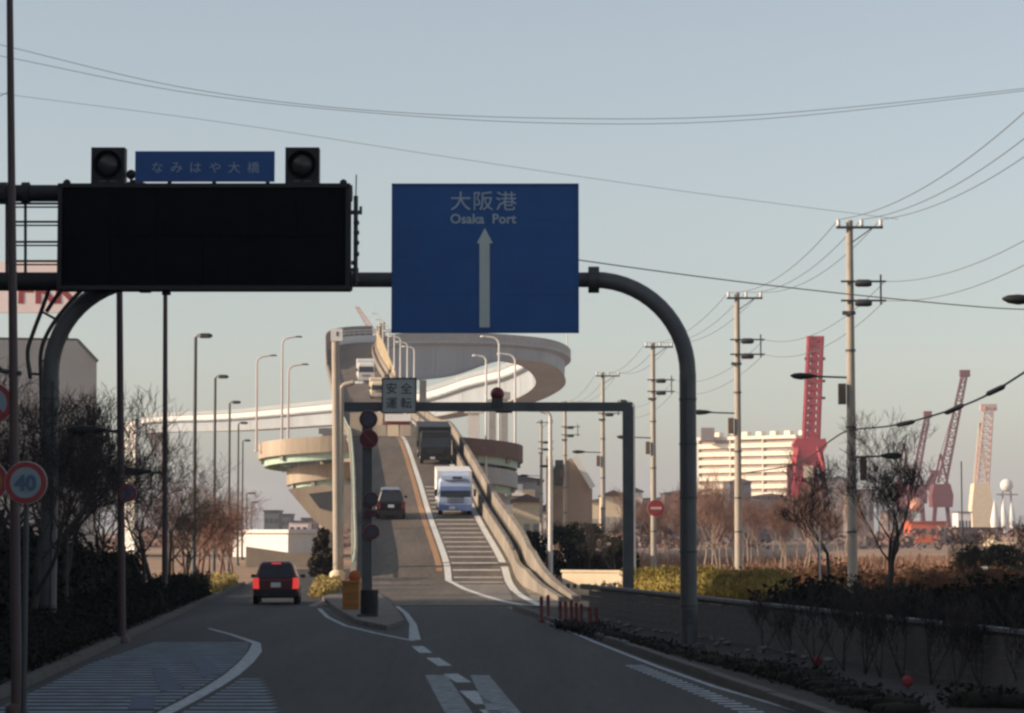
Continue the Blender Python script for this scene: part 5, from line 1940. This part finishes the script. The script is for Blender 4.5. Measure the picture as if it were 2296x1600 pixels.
# ------------------------------------------------------------------ buildings on the left
YH = 260
M_HALL = mat("hall_grey", (0.3, 0.3, 0.3), 0.85, var=0.1, scale=0.2)
root = thing("gabled_hall", "grey gabled hall behind the left post of the arch", "building", (W(150, 0, YH).x, YH, 0))
pts = [(-420, 1200), (-420, 765), (174, 765), (217, 811), (217, 1200)]
poly = [(W(x, y, YH).x, W(x, y, YH).z if y != 1200 else 0.0) for x, y in pts]
hm = MB().prism(poly, YH, YH + 30)
xr0 = poly[-1][0]
rot = Matrix.Rotation(math.radians(9.5), 3, 'Z')
hm.v = [tuple(rot @ Vector((v[0] - xr0, v[1] - YH, v[2])) + Vector((xr0, YH, 0))) for v in hm.v]
build("wall", hm, M_HALL, root)
m = MB()
m.bar(W(174, 763, YH - 0.1), W(219, 811, YH - 0.1), 0.5, 0.3)
m.bar(W(174, 763, YH - 0.1) + rot @ Vector((-40, 0, 0)), W(174, 763, YH - 0.1), 0.5, 0.3)
build("eaves", m, M_DGREY, root)
bb = thing("billboard", "pink white rooftop billboard with big red letters behind the pipe truss", "billboard", W(60, 765, YH))
p0, p1 = W(-150, 702, YH - 1), W(183, 588, YH - 1)
build("panel", MB().box(((p0.x + p1.x) / 2, YH - 1, (p0.z + p1.z) / 2), (p1.x - p0.x, 0.5, p1.z - p0.z)), M_BILLB, bb)
lettering("F", 3.6, M_RED, bb, W(58, 652, YH - 1.27), bold=0.1, depth=0.05)
lettering("R", 3.6, M_RED, bb, W(104, 652, YH - 1.27), bold=0.1, depth=0.05)
lettering("K", 3.6, M_RED, bb, W(152, 652, YH - 1.27), bold=0.1, depth=0.05)
m = MB()
for x in (-140, -50, 30, 150):
    a = W(x, 702, YH)
    m.bar((a.x, YH + 0.2, W(0, 766, YH).z - 0.2), (a.x, YH + 0.2, a.z + 2), 0.3)
build("leg", m, M_DGREY, bb)
YW = 238
root = thing("white_block", "bright white block glowing behind the twigs left of the far span", "building", (W(296, 0, YW).x, YW, 0))
a, b = W(283, 945, YW), W(310, 1012, YW)
build("wall", MB().box(((a.x + b.x) / 2, YW, a.z / 2), (1.75, 0.45, a.z), rz=math.radians(-50)), M_WHITE, root)
build("roof", MB().box(((a.x + b.x) / 2, YW, a.z + 0.06), (1.85, 0.55, 0.12), rz=math.radians(-50)), M_CONCG, root)
# ochre fronts painted for the orange glow between the trunks
for x0, x1, y0, y1, Y, mm, lab in ((180, 300, 1262, 1312, 112, "glow_ochre", "low ochre front painted for the orange glow between the left trunks"), (150, 178, 1280, 1330, 108, "glow_ochre", "ochre panel painted for the glow left of the low front")):
    mm = mat("glow_ochre", (0.42, 0.22, 0.06), 0.7, var=0.2, scale=1)
    a, b = W(x0, y0, Y), W(x1, y1, Y)
    root = thing("glow_front", lab, "building", (a.x, Y, 0))
    build("wall", MB().box(((a.x + b.x) / 2, Y, a.z / 2), (b.x - a.x, 3, max(1.0, a.z))), mm, root)
    n_ = 4 if x1 - x0 > 60 else 1
    for k_ in range(n_):
        xx = a.x + (b.x - a.x) * (k_ + 0.5) / n_
        build("window", MB().box((xx, Y - 1.51, a.z * 0.55), ((b.x - a.x) / n_ * 0.6, 0.05, 0.6)), M_WHITE, root)

# ------------------------------------------------------------------ far end of the left road
root = thing("end_wall", "low warm grey wall closing the far end of the left road", "wall", (W(640, 0, 190).x, 190, 0))
xa, xb = W(560, 0, 190).x, W(760, 0, 190).x
build("wall", MB().prism([(xa, 0), (xa, W(0, 1226, 190).z), (W(655, 0, 190).x, W(0, 1240, 190).z), (xb, W(0, 1240, 190).z), (xb, 0)], 190, 190.4), mat("end_wall_concrete", (0.25, 0.21, 0.17), 0.9, var=0.15, scale=0.7), root)
YQ = 260
root = thing("white_warehouse", "long low white warehouse lit at the far end of the left road", "building", (W(640, 0, YQ).x, YQ, 0))
xa, xb = W(560, 0, YQ).x, W(720, 0, YQ).x
build("wall", MB().box(((xa + xb) / 2, YQ + 4, W(0, 1196, YQ).z / 2), (xb - xa, 8, W(0, 1196, YQ).z), rz=math.radians(-35)), M_WHITE, root)
build("roof", MB().box(((xa + xb) / 2, YQ + 4, W(0, 1192, YQ).z), (xb - xa + 0.6, 8.6, 0.35), rz=math.radians(-35)), M_WHITE, root)
for i, (x0, x1, y0, Y, mm, lab) in enumerate(((592, 625, 1148, 600, M_BBLUE, "dark slate block rising over the white warehouse"), (620, 652, 1156, 640, M_BBLUE, "second slate block beside the darkest one over the warehouse"), (648, 690, 1172, 560, M_BILLB, "pinkish low building over the right part of the warehouse"), (676, 722, 1165, 620, M_BBRN, "brown low building next to the conifer by the ramp"))):
    root = thing("far_building", lab, "building", (W(x0, 0, Y).x, Y, 0), "far buildings beyond the left road")
    a, b = W(x0, y0, Y), W(x1, y0, Y)
    build("wall", MB().box(((a.x + b.x) / 2, Y + 5, a.z / 2), (b.x - a.x, 10, a.z)), mm, root)
    build("roof", MB().box(((a.x + b.x) / 2, Y + 5, a.z + 0.2), (b.x - a.x + 0.5, 10.5, 0.4)), M_DGREY, root)
    for k_ in range(3):
        build("window", MB().box((a.x + (b.x - a.x) * (k_ + 0.5) / 3, Y - 0.03, a.z * 0.7), ((b.x - a.x) / 5, 0.06, a.z * 0.15)), M_WGLASS, root)
# two small far lamps near there
for x, yt, Y, lab in ((561, 1108, 300, "tiny far lamp above the slate block"), (572, 1128, 340, "tiny lowest far lamp beside the slate block")):
    lamp("street_lamp", lab, (W(x, 0, Y).x, Y, 0), W(0, yt, Y).z, 0.06, 0.9, M_BROWNP, 0.09, 0.06, group=GL)

# ------------------------------------------------------------------ harbour skyline on the right
YA = 950
root = thing("apartment_block", "long cream apartment block with banded balconies catching the sun", "building", (W(1672, 0, YA).x, YA, 0))
a, b = W(1566, 0, YA).x, W(1768, 0, YA).x
wA = b - a
th = math.radians(-38)
zt_ = W(0, 986, YA).z
dx, dy = math.cos(th), math.sin(th)          # along the facade; it looks toward the sun
L_ = wA / math.cos(th)
cA = Vector(((a + b) / 2, YA, 0))
Rm = Matrix.Rotation(-th * -1, 3, 'Z')
nrm = Rm @ Vector((0, -1, 0))
ax = Rm @ Vector((1, 0, 0))


def fac(u, z, o):
    return cA + ax * u + nrm * o + Vector((0, 0, z))


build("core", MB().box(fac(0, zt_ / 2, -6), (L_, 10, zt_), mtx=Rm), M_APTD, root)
nf = 12
fh = zt_ / nf
for k_ in range(nf):
    z = fh * k_
    m = MB()
    m.box(fac(0, z + fh * 0.28, -0.2), (L_, 0.3, fh * 0.5), mtx=Rm)
    m.box(fac(0, z + 0.02 * fh, -0.6), (L_, 1.2, fh * 0.08), mtx=Rm)
    build("balcony", m, M_APT, root)
for k_ in range(4):
    m = MB()
    m.box(fac(-L_ / 2 + L_ * k_ / 3, zt_ / 2, -0.55), (0.4, 1.3, zt_), mtx=Rm)
    build("partition", m, M_APT, root)
build("roof_parapet", MB().box(fac(0, zt_ + 0.6, -5), (L_ + 0.4, 11, 1.2), mtx=Rm), M_APT, root)
m = MB()
for k_ in range(7):
    m.box(fac(-L_ / 2 + 6 + k_ * 6.2, zt_ + 2.0, -5), (2.4, 3, 2.0), mtx=Rm)
build("roof_tank", m, M_APT, root, kind="stuff")
build("roof_house", MB().box((W(1581, 0, YA + 6).x, YA + 6, (W(0, 960, YA).z + zt_) / 2), (5.0, 5, W(0, 960, YA).z - zt_ + 0.4)), M_BGREY, root)

fb = [(1405, 1440, 1092, 470, M_WHITE, "narrow white block between the portal post and the no entry sign"), (1352, 1398, 1098, 400, M_CREAM, "cream block rising just left of the portal post"), (1150, 1212, 1106, 280, M_CREAM, "cream low house against the outer ramp wall"), (1206, 1246, 1128, 300, M_WHITE, "small white house behind the white ramp lamp"), (1400, 1790, 1112, 690, M_BGREY, "long grey shed behind the smaller ones under the apartment block"), (1085, 1215, 1062, 330, mat("pale_slate", (0.3, 0.32, 0.34), 0.8, var=0.1), "pale grey shed just outside the right ramp wall"), (1490, 1570, 1098, 620, M_BBRN, "brown shed left of the apartment block foot"), (1566, 1640, 1104, 640, M_BBRN, "brown shed under the left half of the apartment block"), (1636, 1684, 1072, 560, M_BBLUE, "slate blue gabled shed before the apartment block"),
      (1684, 1772, 1106, 660, M_BGREY, "grey shed under the right half of the apartment block"), (1850, 1905, 1068, 900, M_BGREY, "grey factory roof between the red crane and tallest pole"), (1990, 2040, 1140, 720, M_BBRN, "brown shed behind the forked dark tree"),
      (1395, 1460, 1120, 600, M_BBRN, "brown shed behind the portal frame post"), (1205, 1290, 1132, 420, M_BBLUE, "slate shed seen over the dark evergreens"), (1318, 1392, 1115, 520, M_CREAM, "cream house above the evergreens left of the portal post")]
for x0, x1, y0, Y, mm, lab in fb:
    a, b = W(x0, y0, Y), W(x1, y0, Y)
    root = thing("harbour_shed", lab, "building", (a.x, Y, 0), "sheds below the skyline")
    w_ = b.x - a.x
    build("wall", MB().box(((a.x + b.x) / 2, Y + 8, (a.z - 1) / 2), (w_, 16, a.z - 1)), mm, root)
    build("roof", MB().prism([(a.x - 0.3, a.z - 1), (b.x + 0.3, a.z - 1), (b.x + 0.3, a.z - 0.8), ((a.x + b.x) / 2, a.z - 0.1), (a.x - 0.3, a.z - 0.8)], Y - 0.4, Y + 16.4), M_BBLUE if mm is not M_CREAM else M_BBRN, root)
    if x0 == 1085:
        for sx0, sx1, sy0, sy1, sm in ((1132, 1172, 1086, 1112, M_WHITE), (1172, 1200, 1098, 1126, M_CREAM), (1105, 1128, 1104, 1122, M_BBRN)):
            p0, p1 = W(sx0, sy1, Y - 0.3), W(sx1, sy0, Y - 0.3)
            build("wall_board", MB().box(((p0.x + p1.x) / 2, Y - 0.2, (p0.z + p1.z) / 2), (p1.x - p0.x, 0.3, p1.z - p0.z)), sm, root)
    for k_ in range(3):
        xx = a.x + w_ * (k_ + 0.5) / 3
        build("door", MB().box((xx, Y - 0.04, (a.z - 1) * 0.42), (w_ * 0.2, 0.08, (a.z - 1) * 0.35)), M_CONCG, root)


def lattice(mb, a, b, w0, w1, n, t, side=True):
    """open square mast from a to b"""
    a, b = Vector(a), Vector(b)
    d = (b - a).normalized()
    sx = Vector((1, 0, 0)) - d * d.x
    sx.normalize()
    sy = d.cross(sx)
    cs = [(-1, -1), (1, -1), (1, 1), (-1, 1)]

    def q(f, k):
        w = (w0 + (w1 - w0) * f) / 2
        return a + (b - a) * f + sx * cs[k][0] * w + sy * cs[k][1] * w
    for k in range(4):
        mb.bar(q(0, k), q(1, k), t)
    for i in range(n):
        f0, f1 = i / n, (i + 1) / n
        for k in range(4):
            mb.bar(q(f0, k), q(f1, (k + 1) % 4), t * 0.6)
            mb.bar(q(f1, k), q(f1, (k + 1) % 4), t * 0.6)


YR = 700
cr = thing("harbour_crane", "big red harbour crane with an upright jib right of the apartment block", "crane", (W(1810, 0, YR).x, YR, 0), "harbour cranes")
m = MB()
lattice(m, W(1818, 990, YR), W(1828, 757, YR), 3.9, 3.5, 14, 0.75)
m.box(W(1828, 762, YR), (4.6, 2.4, 1.8))
m.box(W(1828, 775, YR), (3.2, 2.0, 2.4))
build("jib", m, M_CRRED, cr)
m = MB()
for y in (805, 855, 893):
    m.box(W(1827, y, YR), (5.6, 1.2, 0.7))
build("jib_platform", m, M_CRDARK, cr)
a = W(1812, 1050, YR)
m = MB()
m.prism([(W(x, y, YR).x, W(x, y, YR).z) for x, y in ((1782, 1050), (1785, 1005), (1776, 998), (1786, 982), (1806, 990), (1818, 975), (1836, 986), (1848, 984), (1852, 1000), (1843, 1015), (1848, 1050))], YR - 3, YR + 3)
build("machine_house", m, M_CRRED, cr)
m = MB()
lattice(m, W(1812, 1060, YR), W(1806, 985, YR), 8.2, 4.0, 4, 0.8)
build("back_frame", m, M_CRRED, cr)
for xa, xb in ((1790, 1770), (1802, 1796), (1826, 1834), (1842, 1852)):
    m = MB()
    m.bar(W(xa, 1050, YR), (W(xb, 0, YR).x, YR, 0), 1.5)
    build("leg", m, M_CRRED if xa != 1842 else M_CRDARK, cr)
m = MB()
for y in (1068, 1100):
    m.box(W(1812, y, YR), (9.0, 2.5, 1.2))
m.bar(W(1790, 1100, YR), W(1834, 1068, YR), 0.7)
m.bar(W(1834, 1100, YR), W(1790, 1068, YR), 0.7)
build("portal_beam", m, M_CRDARK, cr)
build("jib_core", MB().bar(W(1818, 990, YR), W(1828, 765, YR), 1.7), M_CRRED, cr)
build("cab", MB().box(W(1812, 1058, YR - 3.4), (2.6, 2.4, 3.2)), M_CREAM, cr)
build("counterweight", MB().box(W(1776, 1085, YR + 1), (2.6, 3, 11)), M_CRDARK, cr)
m = MB().bar(W(1792, 1055, YR - 3), W(1779, 1130, YR - 3), 2.0, 2.0)
build("ladder_boom", m, M_CRRED, cr)


def luffing(name_l, base_x, jib, foot_y, Y, m_body, m_jib, house, w0=2.3, w1=1.3):
    r = thing("harbour_crane", name_l, "crane", (W(base_x, 0, Y).x, Y, 0), "harbour cranes")
    m = MB()
    lattice(m, W(*jib[0], Y), W(*jib[1], Y), w0, w1, 12, 0.42)
    m.box(W(*jib[1], Y), (w1 * 2.0, 2.0, 2.2))
    build("jib", m, m_jib, r)
    x0, y0, x1, y1 = house
    a, b = W(x0, y1, Y), W(x1, y0, Y)
    m = MB()
    m.prism([(a.x, a.z), (b.x, a.z), (b.x + (b.x - a.x) * 0.05, a.z + (b.z - a.z) * 0.5), (b.x - (b.x - a.x) * 0.1, b.z), (a.x + (b.x - a.x) * 0.1, b.z), (a.x - (b.x - a.x) * 0.04, a.z + (b.z - a.z) * 0.5)], Y - 3, Y + 4)
    build("machine_house", m, m_body, r)
    m = MB()
    cx = (a.x + b.x) / 2
    m.bar((cx - 2.2, Y, b.z), (cx, Y, b.z + (b.z - a.z) * 1.3), 0.6)
    m.bar((cx + 2.2, Y, b.z), (cx, Y, b.z + (b.z - a.z) * 1.3), 0.6)
    m.bar((cx, Y, b.z + (b.z - a.z) * 1.3), W(*jib[1], Y), 0.18)
    build("a_frame", m, m_body, r)
    for s_ in (-1, 1):
        m = MB()
        m.bar((cx + s_ * (b.x - a.x) * 0.3, Y, a.z + 0.3), (cx + s_ * (b.x - a.x) * 0.45, Y, 0), 1.2)
        build("leg", m, M_CRDARK if m_body is not M_CREAM else M_CREAM, r)
    return r


luffing("faded red crane with a short leaning jib, left of the taller leaning crane", 2055, ((2044, 1115), (2080, 930)), 1190, 860, M_CRFADE, M_CRFADE, (2035, 1090, 2075, 1130))
luffing("dark red crane with the tallest leaning jib above a black house", 2110, ((2112, 1085), (2163, 838)), 1190, 820, M_CRDARK, M_CRFADE, (2088, 1086, 2132, 1138), 2.6, 1.6)
luffing("small faded red crane with stubby frame between the two leaning cranes", 2095, ((2078, 1100), (2096, 1062)), 1190, 900, M_CRFADE, M_CRFADE, (2010, 1082, 2046, 1150), 2.6, 1.6)
luffing("pale pink crane with an upright jib over the cream tower", 2200, ((2202, 1085), (2216, 914)), 1190, 880, M_CREAM, M_CRPALE, (2178, 1085, 2220, 1190), 3.8, 2.8)

YT = 900
root = thing("water_tower", "white ball water tower shining at the right edge", "tower", (W(2257, 0, YT).x, YT, 0))
c = W(2257, 1089, YT)
m = MB().ball(c, 2.3, 16)
build("tank", m, M_WHITE, root)
m = MB()
for s_ in (-1, 1):
    m.bar((c.x + s_ * 1.4, YT, c.z - 2), (c.x + s_ * 2.0, YT, 0), 0.5)
m.box((c.x, YT, c.z - 3.2), (7.5, 2, 0.5))
build("stand", m, M_BGREY, root)
for x, yt, lab in ((2230, 1120, "white pointed silo left of its twin under the ball tower"), (2250, 1118, "white pointed silo in the middle under the ball tower"), (2268, 1126, "white pointed silo nearest the right edge")):
    c = W(x, yt, 840)
    r_ = thing("silo", lab, "silo", (c.x, 840, 0), "white silos in the harbour")
    zb_ = W(0, 1172, 840).z
    m = MB()
    m.lathe([(1.5, 0), (1.5, zb_)], (c.x, 840, 0), 14)
    build("drum", m, M_WHITE, r_)
    m = MB()
    m.lathe([(1.55, zb_), (0.9, zb_ + (c.z - zb_) * 0.5), (0.05, c.z)], (c.x, 840, 0), 14)
    build("cone_top", m, M_WHITE, r_)
for x0, x1, y0, y1, Y, mm, lab in ((2148, 2178, 1150, 1185, 780, M_WHITE, "white block at the foot of the pale pink crane"), (2042, 2122, 1172, 1204, 560, M_OSHED, "orange shed low between the cranes"), (2120, 2250, 1186, 1215, 520, M_BBRN, "brown jetty shed under the white silos"), (2228, 2330, 1200, 1225, 450, M_CREAM, "cream low shed at the right edge"), (1960, 2050, 1206, 1216, 430, M_BBRN, "brown low shed behind the forked dark tree trunk"), (1900, 1960, 1100, 1200, 760, M_BGREY, "grey block just right of the tallest utility pole")):
    a, b = W(x0, y0, Y), W(x1, y1, Y)
    root = thing("harbour_shed", lab, "building", (a.x, Y, 0), "sheds below the skyline")
    build("wall", MB().box(((a.x + b.x) / 2, Y + 5, a.z / 2), (b.x - a.x, 10, a.z)), mm, root)
    build("roof", MB().box(((a.x + b.x) / 2, Y + 5, a.z + 0.15), (b.x - a.x + 0.6, 10.6, 0.3)), M_DGREY if mm is not M_OSHED else M_OSHED, root)
    for k_ in range(4):
        build("window", MB().box((a.x + (b.x - a.x) * (k_ + 0.5) / 4, Y - 0.03, a.z * 0.55), ((b.x - a.x) / 8, 0.06, a.z * 0.3)), M_WGLASS, root)
c = W(2055, 1132, 800)
root = thing("round_tank", "salmon round tank under the shorter leaning crane", "tank", (c.x, 800, 0))
m = MB().ball(c, 2.3, 14)
build("tank", m, mat("salmon_paint", (0.6, 0.28, 0.2), 0.6, var=0.1), root)
m = MB()
for s_ in (-1, 1):
    m.bar((c.x + s_ * 1.2, 800, c.z - 1.6), (c.x + s_ * 1.5, 800, 0), 0.5)
build("stand", m, M_BGREY, root)
# thin mast standing in the field
m = MB()
m.tube([(W(2143, 0, 150).x, 150, 0), (W(2143, 0, 150).x, 150, W(0, 1035, 150).z)], 0.045, 6)
tag(build("thin_mast", m, M_DGREY, loc=(W(2143, 0, 150).x, 150, 0)), "thin dark mast standing between the cranes and white tanks", "pole")
m = MB()
m.tube([(W(1828, 0, 78).x, 78, 0), (W(1828, 0, 78).x, 78, W(0, 1180, 78).z)], 0.025, 6)
tag(build("thin_mast", m, M_RAILW, loc=(W(1828, 0, 78).x, 78, 0)), "thin pale stake standing below the red crane by the dark hedge", "pole")
# dry reeds and scrub over the field behind the hedge
rnd = random.Random(31)
m = MB()
for i in range(9000):
    Y = rnd.uniform(104, 235)
    X = rnd.uniform(0.024 * Y + 1.0, 0.21 * Y)
    hh = rnd.uniform(0.3, 1.0) * (0.6 + 0.9 * max(0, noise.noise(Vector((X * 0.25, Y * 0.12, 3)))))
    w_ = rnd.uniform(0.03, 0.09)
    a = rnd.random() * 3.14
    dx, dy = w_ * math.cos(a), w_ * math.sin(a)
    lx, ly = rnd.gauss(0, 0.15), rnd.gauss(0, 0.15)
    m.add([(X - dx, Y - dy, -0.02), (X + dx, Y + dy, -0.02), (X + lx + dx * 0.3, Y + ly + dy * 0.3, hh), (X + lx - dx * 0.3, Y + ly - dy * 0.3, hh)], [(0, 1, 2, 3)])
build("dry_scrub", m, mat("dry_scrub_blade", (0.26, 0.145, 0.095), 0.9, var=0.4, scale=0.4, trans=0.2), kind="stuff")
# far line of low woods along the water
rnd = random.Random(77)
m = MB()
for i in range(240):
    X = rnd.uniform(-160, 230)
    Y = rnd.uniform(360, 420)
    hh = rnd.uniform(1.5, 3.5)
    leaves(m, (X, Y, hh / 2), (4.5, 3, hh), 22, 0.6, rnd)
build("far_woods", m, M_BTWIG, kind="stuff")

# ------------------------------------------------------------------ thin winter haze over the harbour
hz = MB().box((0, 1650, 30.5), (3200, 3900, 63))
hm_ = bpy.data.materials.new("haze_air")
hm_.use_nodes = True
hn = hm_.node_tree
for n_ in list(hn.nodes):
    if n_.type == 'BSDF_PRINCIPLED':
        hn.nodes.remove(n_)
pv = hn.nodes.new("ShaderNodeVolumePrincipled")
pv.inputs["Color"].default_value = (0.8, 0.82, 0.98, 1)
pv.inputs["Density"].default_value = 0.00021
pv.inputs["Anisotropy"].default_value = 0.0
hn.links.new(pv.outputs[0], hn.nodes["Material Output"].inputs["Volume"])
build("haze", hz, hm_, kind="stuff")
